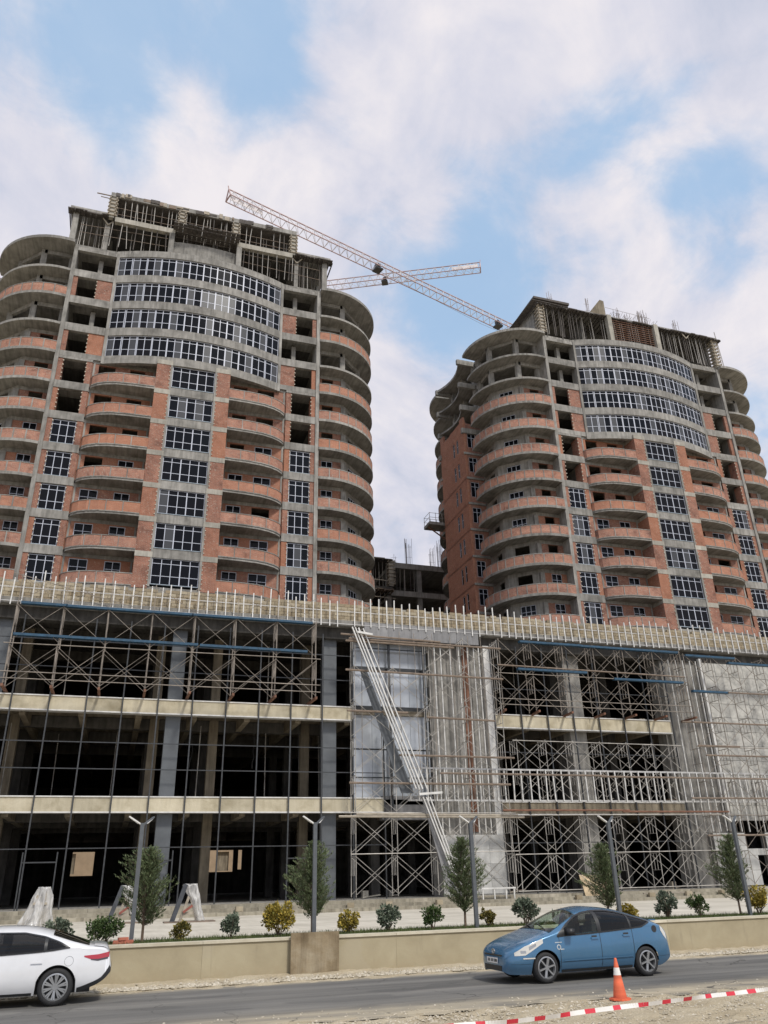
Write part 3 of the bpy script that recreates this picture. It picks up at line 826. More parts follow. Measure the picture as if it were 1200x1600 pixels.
def tower(label, axis, brick_levels, no_parapet_l, no_parapet_r, roof):
    t = thing('apartment_tower', label, 'building', (axis, 62.0, 0))
    rnd = random.Random(int(axis * 10))
    def bx(name, m, x0, x1, y0, y1, z0, z1):
        if x0 > x1: x0, x1 = x1, x0
        return MB().box(x0, x1, y0, y1, z0, z1).build(name, m, t)
    fpoly, bpoly = full('flat'), full('bow')
    # base below the first visible storey, core
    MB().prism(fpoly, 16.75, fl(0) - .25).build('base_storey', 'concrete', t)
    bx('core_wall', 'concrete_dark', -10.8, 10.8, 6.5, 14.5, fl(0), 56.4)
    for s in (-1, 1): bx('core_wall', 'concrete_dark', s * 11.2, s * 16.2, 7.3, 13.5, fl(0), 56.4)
    bx('rear_wall', 'brick', -11.7, 11.7, 2 * YM - .4, 2 * YM - .1, fl(0), 56.4)
    # slabs
    me_f = MB().prism(fpoly, -.24, 0).mesh('floor_slab', 'concrete')
    me_b = MB().prism(bpoly, -.24, 0).mesh('floor_slab', 'concrete')
    for k in range(11): put('floor_slab', me_b if k >= 7 else me_f, t, (0, 0, fl(k)))
    me_c = MB().box(-11.2, 11.2, 1.9, 6.5, -.30, -.243).mesh('ceiling_shade', 'concrete_dark')  # thin dark sheets added under the slabs; room shade put into their colour
    for k in range(1, 11): put('ceiling_shade', me_c, t, (0, 0, fl(k)))
    put('ceiling_shade', me_c, t, (0, 0, 56.66))
    rpoly = full('bow', 6.02)
    MB().prism(rpoly, 56.42, 56.72).build('roof_slab', 'concrete', t)
    # shared pieces of one storey (z measured from the floor of the storey)
    pz0, pz1 = .0, .96
    arcp = arc_from(CRAD, 11.75, 6.12, 22)
    m_arc, m_cop, m_bal, m_bcop = {}, {}, {}, {}
    for s in (-1, 1):
        for rear in (0, 1):
            def tr(pts): return [(s * x, (2 * YM - y) if rear else y) for x, y in pts]
            flip = (s == 1) != bool(rear)
            def W(mb, pts, th, a, b): return mb.wall(tr(pts), th if flip else -th, a, b)
            m_arc[s, rear] = W(MB(), arcp, .14, pz0, pz1 - .05).mesh('balcony_parapet', 'brick_parapet')
            c = MB(); rim = arc_from(CRAD + .025, 11.75, 6.13, 22)
            W(c, rim, .19, pz1 - .05, pz1 + .02)
            W(c, arc_from(CRAD + .05, 11.75, 6.14, 22), .1, -.06, .03)
            for i in range(2, 22, 2):
                x, y = rim[i]; x2, y2 = rim[i][0] + (rim[i + 1][0] - x) * .2, rim[i][1] + (rim[i + 1][1] - y) * .2
                W(c, [(x, y), (x2, y2)], .1, .03, pz1 - .05)
            m_cop[s, rear] = c.mesh('parapet_frame', 'concrete')
        bp = mir(s, BAL); th = .14 if s == 1 else -.14
        m_bal[s] = MB().wall(bp, th, pz0, pz1 - .05).mesh('balcony_parapet', 'brick_parapet')
        c = MB(); ob = mir(s, [(x + .02, y - .025) for x, y in BAL])
        c.wall(ob, th * 1.3, pz1 - .05, pz1 + .02); c.wall(mir(s, [(x + .03, y - .05) for x, y in BAL]), th * .7, -.06, .03)
        for x in (4.5, 5.8, 7.05):
            y = np.interp(x, [p[0] for p in BAL], [p[1] for p in BAL]); c.box(min(s * x, s * (x + .07)), max(s * x, s * (x + .07)), y - .03, y + .05, .03, pz1 - .05)
        m_bcop[s] = c.mesh('parapet_frame', 'concrete')
    dab = MB()
    for k in range(11):
        f, b, z = fl(k), zb(k), zt(k)
        for s in (-1, 1):
            nopar = no_parapet_l if s == -1 else no_parapet_r
            # ---- corner balconies, front and rear
            for rear in (0, 1):
                if k not in nopar or (rear and k < 8):
                    put('balcony_parapet', m_arc[s, rear], t, (0, 0, f)); put('parapet_frame', m_cop[s, rear], t, (0, 0, f))
            open_ = k >= 9 or k in nopar
            glazed = (k <= 5) if s == -1 and axis > 30 else (k <= 4)
            if s == -1 and axis > 30 and k in (6, 7, 8): glazed = True
            # inner walls of the corner: straight, diagonal, side
            A, Bq, Cq, D = (11.76, 1.15), (14.4, 1.15), (16.85, 3.6), (16.85, 7.0)
            H = P - .24
            if open_:
                m = MB()
                for (x, y) in ((11.95, 1.5), (14.4, 1.4), (16.6, 3.6), (16.8, 6.0)): m.box(min(s * x - .25, s * x + .25), max(s * x - .25, s * x + .25), y - .25, y + .25, f, f + H)
                m.wall(mir(s, [A, Bq, Cq, D]), .3 if s == 1 else -.3, f + H - .4, f + H); m.build('corner_frame', 'concrete', t)
                if k in (7, 8, 9): MB().wall(mir(s, [(12.2, 1.35), (14.15, 1.35)]), .14 if s == 1 else -.14, f, f + 1.1).build('infill_wall', 'brick', t)
            else:
                m = MB()
                sp = lambda p: (s * p[0], p[1])
                th = .2 if s == 1 else -.2
                hz0, hz1 = 1.28, 2.43
                m.holes(sp(A), sp(Bq), f, f + H - .35, th, [(.55, 1.65, f + hz0, f + hz1)])
                m.build('balcony_wall', 'brick', t)
                m = MB(); m.holes(sp(Bq), sp(Cq), f, f + H - .35, th, [(1.0, 2.5, f + hz0, f + hz1)])
                m.holes(sp(Cq), sp(D), f, f + H - .35, th, [(.8, 2.0, f + hz0, f + hz1)])
                m.wall(mir(s, [(x, y - .03) for x, y in (A, Bq, Cq, D)]), .26 if s == 1 else -.26, f + H - .35, f + H)
                m.box(min(s * 14.2, s * 14.65), max(s * 14.2, s * 14.65), 1.05, 1.45, f, f + H - .35)
                m.build('balcony_wall', 'concrete', t)
                if glazed:
                    xw = 12.3 if s == 1 else -13.4
                    if not (axis > 30 and s == -1 and 2 <= k <= 8): window(t, xw, 1.24, f + hz0, 1.1, 1.15, 2, (.45,), panes=False)
                    d = Vector((2.45, 2.45)).normalized()
                    if not (axis > 30 and s == -1 and k in (1, 2)):
                        if s == 1: window(t, 14.4 + d.x * 1.0 - .06, 1.15 + d.y * 1.0 + .06, f + hz0, 1.5, 1.15, 3, (.45,), PI / 4, panes=False)
                        else: window(t, -(14.4 + d.x * 2.5) + .06, 1.15 + d.y * 2.5 + .06, f + hz0, 1.5, 1.15, 3, (.45,), -PI / 4, panes=False)
            # ---- narrow window column between the two brick strips
            ib = k in brick_levels
            if k <= 6:
                bx('brick_strip', 'brick', s * 8.62, s * 9.10, .0, 1.2, b - .05, z + .05)
                bx('brick_strip', 'brick', s * 11.02, s * 11.42, .0, 1.0, b - .05, z + .05)
                bx('band_beam', 'concrete', s * 8.60, s * 11.45, -.05, .32, z + .05, zb(k + 1) - .05)
                for xx in (9.10, 10.98):
                    for j in range(5):
                        zz = b + .25 + j * .43; dab.box(s * xx - .05, s * xx + .05, -.07, .02, zz, zz + .09)
                if k <= 4:
                    xw = 9.13 if s == 1 else -11.0
                    window(t, xw, .12, b, 1.87, 2.2, 3, (.33, .80))
                    if k < 5: bx('window_sill', 'gutter_blue_grey', s * 9.13, s * 11.0, -.03, .2, b - .05, b)
            else:
                bx('band_beam', 'concrete', s * 7.95, s * 11.45, -.06, .32, z + .02, zb(k + 1) - .02 if k < 10 else 56.45)
                if ib:
                    bx('brick_strip', 'brick', s * 7.96, s * 9.35, .02, .25, b - .02, z + .02)
                    bx('brick_strip', 'brick', s * 11.02, s * 11.42, .02, .3, b - .02, z + .02)
                    for j in range(5):
                        zz = b + .2 + j * .43; dab.box(s * 9.36 - .05, s * 9.36 + .05, -.05, .04, zz, zz + .09)
                else:
                    bx('inner_column', 'concrete', s * 9.15, s * 9.55, .9, 1.35, b - .02, z + .02)
            if k == 7: bx('band_beam', 'concrete', s * 7.95, s * 11.45, -.058, .30, zt(6) + .3, zb(7) - .02)
            # ---- straight balconies between the piers
            if k <= 6:
                put('balcony_parapet', m_bal[s], t, (0, 0, f)); put('parapet_frame', m_bcop[s], t, (0, 0, f))
                H = P - .24
                w1 = (.55, 1.95); w2 = (3.2, 4.45)
                if s == 1: w1, w2 = (.55, 1.8), (2.75, 4.3)
                m = MB(); p0, p1 = ((3.2, .15), (8.62, .15)) if s == 1 else ((-8.62, .15), (-3.2, .15))
                m.holes(p0, p1, f, f + H - .3, .2, [(w1[0], w1[1], f + 1.25, f + 2.4), (w2[0], w2[1], f + 1.25, f + 2.4)])
                m.build('balcony_wall', 'brick', t)
                m = MB(); m.box(p0[0], p1[0], .1, .4, f + H - .3, f + H)
                mid = (w1[1] + w2[0]) / 2 + p0[0]; 
                for xx in (p0[0] + .1, p1[0] - .25): m.box(xx, xx + .15, .11, .2, f, f + H - .3)
                m.build('lintel_beam', 'concrete', t)
                if k <= 3 or (k == 4 and s == 1):
                    for q in (w1, w2):
                        if rnd.random() < .9: window(t, p0[0] + q[0], .22, f + 1.25, q[1] - q[0], 1.15, 2, (.42,), panes=False)
                # brick pier and its concrete bands
                bx('brick_pier', 'brick', s * 2.02, s * 3.2, -1.55, 1.2, f - .16, fl(k + 1) - .62)
                bx('pier_band', 'concrete_pale', s * 1.86, s * 3.22, -1.58, 1.18, fl(k + 1) - .62, fl(k + 1) - .16)
                for j in range(6):
                    zz = f + .05 + j * .4; dab.box(s * 2.07 - .04, s * 2.07 + .04, -1.6, -1.54, zz, zz + .08)
        # ---- central windows and ribbons
        if k <= 6:
            window(t, -1.84, -1.36, b, 3.68, 2.2, 5, (.33, .80), thick=(2,) if k % 2 else (3,))
            bx('band_beam', 'concrete', -1.85, 1.85, -1.5, -1.1, z, zb(k + 1) if k < 6 else zb(7) - .02)
            bx('window_sill', 'gutter_blue_grey', -1.85, 1.85, -1.54, -1.3, b - .05, b)
        else:
            xs = np.linspace(-7.72, 7.72, 13)
            for a, c in zip(xs[:-1], xs[1:]):
                ya, yc = bow(a), bow(c); L = math.hypot(c - a, yc - ya)
                window(t, a, ya + .05, b, round(1.305, 3), 2.2, 2, (.34, .84), math.atan2(yc - ya, c - a), bar=.06, grey=.24)
            pth = [(x, bow(x) - .12) for x in np.linspace(-7.95, 7.95, 25)]
            if k == 7: MB().wall(pth, .4, zt(6) + .02, b).build('bowed_band', 'concrete', t)
            MB().wall(pth, .4, z, zb(k + 1) if k < 10 else 56.75).build('bowed_band', 'concrete', t)
    for s in (-1, 1):
        bx('concrete_column', 'concrete', s * 1.85, s * 2.02, -1.57, .5, fl(0), zt(6))
        bx('concrete_column', 'concrete', s * 11.42, s * 11.76, -.14, 1.7, fl(0), 56.42)
        bx('concrete_column', 'concrete', s * 7.72, s * 7.97, -.14, .9, zt(6), 56.42)
        bx('recess_side_wall', 'concrete', s * 8.62, s * 8.75, .03, 6.5, fl(0), zt(6))
        # under the ribbon the first balcony is roofed by the bowed slab
        # ---- gable wall with its front return
        hs = []
        for k in range(0, 8):
            zz = fl(k) + .75
            hs += [(1.6, 2.15, zz, zz + 1.75), (2.6, 3.15, zz, zz + 1.75)]
        m = MB()
        p0, p1 = ((18.88, 7.03), (18.88, 13.75)) if s == 1 else ((-18.88, 13.75), (-18.88, 7.03))
        if s == -1: hs = [(6.72 - b_, 6.72 - a_, c_, d_) for a_, b_, c_, d_ in hs]
        m.holes(p0, p1, 16.75, 48.6, .25, hs); m.build('gable_wall', 'brick', t)
        m = MB()
        hr = []
        for k in range(0, 9): hr.append((.0 if s == -1 else 1.3, .95 if s == -1 else 2.2, fl(k) + .7, fl(k) + 2.5))
        q0, q1 = ((16.66, 7.04), (18.86, 7.04)) if s == 1 else ((-18.6, 7.04), (-16.66, 7.04))
        if s == -1: hr = [(.15, 1.15, c_, d_) for a_, b_, c_, d_ in hr]
        m.holes(q0, q1, 16.75, 48.3, .2, hr); m.box(min(s * 18.61, s * 18.87), max(s * 18.61, s * 18.87), 7.04, 7.25, 16.75, 48.5)
        m.build('gable_return', 'brick', t)
        # ragged unfinished top courses
        m = MB()
        for i in range(7):
            y = 7.1 + i * .95; m.box(min(s * 18.63, s * 18.88), max(s * 18.63, s * 18.88), y, y + .9, 48.6, 48.6 + rnd.uniform(.1, 1.3) * (.4 if i not in (0, 6) else 1.4))
        m.build('gable_top_courses', 'brick', t)
        for k in range(0, 8):
            z0 = fl(k) + .75
            if s == -1:
                for y in (8.65, 9.65): window(t, -18.78, y + .55, z0, .55, 1.75, 1, (.55,), -PI / 2, panes=False)
                window(t, -18.45, 7.14, fl(k) + .7, 1.0, 1.8, 2, (.7,), panes=False)
            bx('ring_beam', 'concrete', s * 18.84, s * 18.62, 7.06, 13.7, fl(k) - .06, fl(k)) if False else None
        for k in (8, 9, 10, 11):
            zz = fl(k) if k < 11 else 56.72
            for y0 in (6.9, 2 * YM - 7.25): bx('slab_nose', 'concrete', s * 17.0, s * 19.08, y0, y0 + .35, zz - .62, zz + .012)
            if k == 11: continue
            for y in (7.3, 10.3, 13.4): bx('inner_column', 'concrete', s * 16.6, s * 17.1, y - .25, y + .25, fl(k), fl(k) + P - .24)
    o = dab.build('foam_dabs', 'foam', t); o['kind'] = 'stuff'
    roof(t, bx, rnd)
    return t

prop_me = MB().tube((0, 0, 0), (0, 0, 1), .033, 5).mesh('formwork_prop', 'scaffold_pale')
prop_t = MB().box(-.035, .035, -.035, .035, 0, 1).mesh('formwork_prop', 'timber_dark')
def props(t, rnd, x0, x1, y, z0, z1, n):
    for i in range(n):
        x = x0 + (x1 - x0) * (i + rnd.uniform(.1, .9)) / n
        put('formwork_prop', prop_me if rnd.random() < .6 else prop_t, t, (x, y + rnd.choice((0, .05, .1, 1.1)), z0), (rnd.uniform(-.02, .02), rnd.uniform(-.03, .03) * (3 if rnd.random() < .12 else 1), 0), (1, 1, z1 - z0))
def clamp_column(t, x, y, z0, z1, w=.45):
    m = MB(); m.box(x - w / 2, x + w / 2, y - w / 2, y + w / 2, z0, z1)
    m.build('formed_column', 'concrete_pale', t)
    n = int((z1 - z0) / .48); m = MB()
    for i in range(n):
        z = z0 + .2 + i * .48
        m.box(x - w / 2 - .22, x + w / 2 + .22, y - w / 2 - .12, y - w / 2 - .003, z, z + .12); m.box(x - w / 2 - .22, x + w / 2 + .22, y + w / 2 + .003, y + w / 2 + .12, z, z + .12)
        m.box(x - w / 2 - .14, x - w / 2 - .004, y - w / 2 - .25, y + w / 2 + .25, z + .125, z + .24); m.box(x + w / 2 + .004, x + w / 2 + .14, y - w / 2 - .25, y + w / 2 + .25, z + .125, z + .24)
    m.build('column_clamp', 'timber_pale', t)
def plank_edge(t, rnd, x0, x1, y, z, mat='timber'):
    """deck boards and joists sticking out unevenly under a freshly cast slab"""
    m = MB(); x = x0
    while x < x1:
        L = rnd.uniform(.5, 1.4); m.box(x, min(x + L, x1) - .02, y - rnd.uniform(.05, .3), y + .6, z - .1, z - .02 + rnd.uniform(0, .05)); x += L
    x = x0 + .1
    while x < x1:
        m.box(x, x + .1, y - rnd.uniform(0, .35), y + 3, z - .24, z - .11); x += rnd.uniform(.35, .6)
    m.build('deck_boards', mat, t)
def rebar(t, rnd, x, y, z, n, h, spread=.4, name='starter_bars'):
    m = MB()
    for i in range(n):
        a, b = x + rnd.uniform(-spread, spread), y + rnd.uniform(-.3, .3); hh = h * rnd.uniform(.6, 1)
        m.tube((a, b, z), (a + rnd.uniform(-.12, .12), b + rnd.uniform(-.1, .1), z + hh), .022, 4)
    for j in range(2): m.tube((x - spread, y, z + h * (.3 + .3 * j)), (x + spread, y, z + h * (.3 + .3 * j) + .05), .014, 4)
    m.build(name, 'rebar', t)
def y_head(t, x, y, z):
    m = MB(); m.bar((x, y, z - .7), (x - .55, y, z), .1, .1); m.bar((x, y, z - .7), (x + .55, y, z), .1, .1); m.build('brace_head', 'timber_pale', t)

def roof_left(t, bx, rnd):
    z0, zA, zB = 56.72, 60.05, 62.85
    bx('core_wall', 'concrete_dark', -11.5, 11.5, 4.6, 12, z0, zA); bx('core_wall', 'concrete_dark', -8.5, 8.3, 4.6, 10, zA + .3, zB)  # dark boxes added as backdrop behind the props, shade of the depth in their colour
    for s in (-1, 1):
        bx('roof_column', 'concrete', s * 11.9, s * 12.4, -.1, .45, z0, zA + .4)
        bx('roof_column', 'concrete', s * 9.0, s * 9.4, .0, .4, z0, zA); y_head(t, s * 9.2, -.1, zA + .35)
        bx('roof_column', 'concrete', s * 3.0, s * 3.5, -.85, -.35, z0, zA - .4)
        bx('roof_side_wall', 'concrete', s * 12.0, s * 12.35, 3.0, 9, z0, zA)
        bx('roof_beam', 'concrete_pale', s * 3.0, s * 8.6, -.85, -.4, zA - .42, zA + .15)
        bx('roof_wing_slab', 'concrete', s * 8.85, s * 12.7, -.40, 9, zA + .52, zA + .9)
        plank_edge(t, rnd, min(s * 8.9, s * 12.9), max(s * 8.9, s * 12.9), -.35, zA + .51, 'timber_dark')
        bx('roof_deck', 'concrete_dark', s * 3.2, s * 8.84, -.6, 9, zA + .16, zA + .24)
        props(t, rnd, min(s * 3.6, s * 8.9), max(s * 3.6, s * 8.9), -.7, z0, zA - .4, 12)
        props(t, rnd, min(s * 9.4, s * 11.8), max(s * 9.4, s * 11.8), .1, z0, zA + .3, 8)
    MB().wall([(x, bow(x) + .9) for x in np.linspace(-3.1, 3.1, 9)], .25, z0, z0 + 2.3).build('roof_parapet', 'concrete', t)
    bx('roof_parapet', 'concrete_dark', .2, 1.6, -.62, -.58, z0 + .5, z0 + .7)
    m = MB()
    for i in range(14): m.box(-3.2 + i * .46, -3.2 + i * .46 + .4, -1.9 + rnd.uniform(-.15, .1), 2.2, zA + .05, zA + .12)
    for i in range(5): m.box(-3.2, 3.2, -1.6 + i * .8, -1.5 + i * .8, zA - .1, zA + .04)
    m.build('deck_boards', 'timber_dark', t)
    props(t, rnd, -3.0, 3.0, -.5, z0 + .2, zA, 6)
    for x in (-9.0, -2.5, 2.8, 8.7): clamp_column(t, x, -.38, zA + .25, zB)
    bx('roof_top_slab', 'concrete', -9.3, 9.0, -.72, 9, zB, zB + .5)
    bx('deck_boards', 'timber_dark', -9.2, 8.9, -.6, 8.9, zB - .08, zB - .003)
    props(t, rnd, -8.7, -2.8, -.5, zA + .25, zB - .08, 15); props(t, rnd, -2.2, 2.5, -.5, zA + .25, zB - .08, 14); props(t, rnd, 3.1, 8.4, -.5, zA + .25, zB - .08, 13)
    m = MB()
    for i in range(5): m.box(-2.2, 2.5, .2 + .35 * i, .26 + .35 * i, zA + .6 + .12 * i, zA + .66 + .12 * i)
    m.build('deck_boards', 'timber_pale', t)
    for x, n in ((-2.4, 3), (-1.8, 2), (2.8, 3), (4.8, 2)): rebar(t, rnd, x, .2, zB + .42, n, 1.1, .12)
    m = MB(); m.bar((-9.2, -.5, zB + .2), (-10.6, -.6, zB + .1), .08, .08); m.bar((-9.2, .2, zB + .5), (-10.3, .1, zB + .45), .06, .06); m.build('loose_boards', 'timber', t)
    for i in range(26):
        x = rnd.uniform(-9, 8.4); m = MB(); m.box(x, x + rnd.uniform(.15, .9), -.74 - rnd.uniform(.005, .12), -.722, zB + rnd.uniform(-.05, .2), zB + rnd.uniform(.3, .62)); m.build('edge_board', rnd.choice(('timber', 'timber_dark', 'timber_pale')), t)
    m = MB()
    for z in (zA + .9, zA + 1.7): m.tube((-8.8, -.45, z), (8.5, -.45, z + rnd.uniform(-.1, .1)), .025, 4)
    for z in (z0 + 1.4, z0 + 2.4):
        for s in (-1, 1): m.tube((s * 3.6, -.5, z), (s * 11.6, -.2, z + rnd.uniform(-.15, .15)), .025, 4)
    m.build('formwork_rail', 'timber', t)
    m = MB(); m.box(-5.0, -4.75, .1, .35, zB + .42, zB + .9); m.box(-5.05, -4.7, .05, .4, zB + .9, zB + 1.0); m.build('loose_boards', 'timber_dark', t)

def roof_right(t, bx, rnd):
    z0, zA = 56.72, 60.6
    bx('core_wall', 'concrete_dark', -11.2, 11.2, 4.8, 12, z0, zA)  # dark backdrop box behind the props, deck shade put into its colour
    bx('roof_side_wall', 'concrete', -11.95, -11.6, .9, 9, z0, zA); bx('roof_side_wall', 'concrete', 11.6, 11.95, .9, 9, z0, zA)
    bx('roof_top_slab', 'concrete', -12.1, 12.3, -.5, 9.5, zA, zA + .32)
    plank_edge(t, rnd, -12.4, 12.6, -.6, zA, 'timber_dark')
    bx('roof_upstand', 'timber_dark', -12.7, -8.2, -.9, 4, zA + .33, zA + .62)
    m = MB(); m.prism([(-12.9, -.9), (-8.3, -.8), (-8.3, 5), (-13.1, 5)], zA + .05, zA + .12); m.build('deck_boards', 'timber_dark', t)
    clamp_column(t, -11.7, -.05, z0, zA, .5); clamp_column(t, 11.8, -.05, z0, zA, .5)
    for x in (-3.1, 3.2): bx('roof_column', 'concrete_pale', x - .28, x + .28, -.95, -.4, z0, zA + .1)
    bx('infill_wall', 'concrete', -6.0, -5.7, .6, 4, z0, zA)
    props(t, rnd, -11.3, -3.5, -.3, z0, zA - .1, 24); props(t, rnd, -2.7, 2.8, -.5, z0, zA - .1, 20); props(t, rnd, 3.6, 11.4, -.3, z0, zA - .1, 26)
    m = MB()
    for i in range(12): m.box(-2.8, 2.9, -.62, -.56, z0 + .25 + i * .3, z0 + .30 + i * .3)
    m.build('mesh_bars', 'rust', t)
    y_head(t, 7.6, -.6, zA - .1)
    m = MB(); m.add([(-5.3, -.3, zA + .32), (-3.0, -.3, zA + .32), (-3.0, -.3, zA + 2.6), (-3.5, -.3, zA + 2.7), (-5.3, .1, zA + .32), (-3.0, .1, zA + .32), (-3.0, .1, zA + 2.6), (-3.5, .1, zA + 2.7)],
                    [(0, 1, 2, 3), (7, 6, 5, 4), (0, 4, 5, 1), (1, 5, 6, 2), (2, 6, 7, 3), (3, 7, 4, 0)]); m.build('stair_wall', 'concrete_warm', t)
    for x, n, h in ((-9.8, 6, 2.6), (-5.0, 5, 3.0), (-.9, 10, 2.2), (.4, 8, 1.6), (2.2, 12, 2.6), (2.9, 10, 2.8), (7.2, 8, 2.4)): rebar(t, rnd, x, .3, zA + .32, n, h, .35)
    m = MB()
    for i in range(26):
        x = -2.8 + i * .25; m.tube((x, -.55, zA + .3), (x + rnd.uniform(-.1, .3), -.9, zA + rnd.uniform(.5, 1.0)), .018, 4)
    m.tube((-3, -.4, zA + 1.6), (3, -.4, zA + 1.3), .02, 4)
    m.build('starter_bars', 'rebar', t)
    m = MB(); m.tube((12.6, -.3, z0 + .3), (12.35, -.3, zA + 1.4), .05, 5); m.build('roof_post', 'scaffold_pale', t)

tower('left-hand brick and concrete tower under construction, two decks of props on its roof', 2.62, (7, 9), (8, 10), (8, 10), roof_left)
tower('right-hand brick and concrete tower under construction, rebar bristling from its roof', 51.37, (7, 8), (9, 10), (9, 10), roof_right)

t = thing('loading_platform', 'small grey loading platform sticking out from the side of the right tower', 'platform', (32.45, 77.0, 38.7))
MB().box(-1.7, .6, -.9, .9, 0, .35).build('deck', 'concrete', t)
m = MB()
for x in (-1.65, -.9, -.1):
    for y in (-.85, .85): m.tube((x, y, .35), (x, y, 1.5), .03, 5)
for z in (.9, 1.45):
    for y in (-.85, .85): m.tube((-1.65, y, z), (.4, y, z), .025, 4)
    m.tube((-1.65, -.85, z), (-1.65, .85, z), .025, 4)
m.build('guard_rail', 'scaffold_pale', t)
m = MB(); m.bar((-1.5, 0, .0), (.5, 0, -1.3), .12, .12); m.build('strut', 'rust', t)

# ------------------------------------------------------------------ bare concrete block in the gap behind
def far_block():
    t = thing('concrete_frame_block', 'bare concrete frame building seen in the gap between the towers', 'building', (34.0, 88.0, 0))
    rnd = random.Random(21)
    MB().box(-12, 12, 5, 14, 0, 37).build('core_wall', 'concrete_dark', t)
    MB().box(-12, 12, 0, 14, 0, 27).build('lower_storeys', 'concrete', t)
    for z in (30.4, 33.9, 37.6):
        MB().box(-4.2, 12, -.4, 14, z, z + .7).build('floor_slab', 'concrete', t)
        MB().box(-12, -4.3, -1.2, 14, z + .4, z + .8).build('floor_slab', 'concrete_dark', t)
        for x in (-11, -7.6, -4.4, -.3, 3.6, 7, 11):
            MB().box(x - .3, x + .3, -.2, .4, z - 3.4, z).build('concrete_column', 'concrete', t)
    for x in (-7.6, -4.4, 3.9): clamp_column(t, x, -1.0, 34.8, 38.3, .6)
    plank_edge(t, rnd, -12, -4.3, -1.6, 38.2, 'timber_dark'); plank_edge(t, rnd, -12, -4.3, -1.6, 34.2, 'timber'); plank_edge(t, rnd, -12, -4.3, -1.6, 30.6, 'timber_dark')
    props(t, rnd, -11, -4.8, -.9, 34.8, 38.2, 14); props(t, rnd, -4, 0, 0, 34.6, 37.6, 9); props(t, rnd, -11, -4.8, -.9, 31.2, 34, 8)
    m = MB()
    for z in (35.6, 33.4): m.tube((-12, -1.5, z), (-4, -1.5, z - .3), .05, 5)
    m.build('guard_rail', 'timber_pale', t)
    for x, n, h in ((-9.8, 9, 4.5), (-7.0, 8, 4.2), (-3.2, 3, 2), (-1.2, 12, 4.8), (2.0, 9, 3.5), (3.2, 14, 4.4), (5.5, 10, 4)): rebar(t, rnd, x, 1, 38.3, n, h, .45)
far_block()

t = thing('house', 'low beige house glimpsed through the openings at the back of the podium', 'house', (6, 150, 0))
m = MB(); m.holes((-40, 0), (40, 0), 0, 14, .4, [(x, x + 2, 4, 7) for x in range(2, 78, 5)]); m.build('wall', 'house_wall', t)
MB().box(-40, 40, .5, 9, 0, 13.9).build('rear_part', 'concrete_warm', t); MB().box(-40.4, 40.4, -.4, 9.4, 14, 14.4).build('roof', 'rust', t)

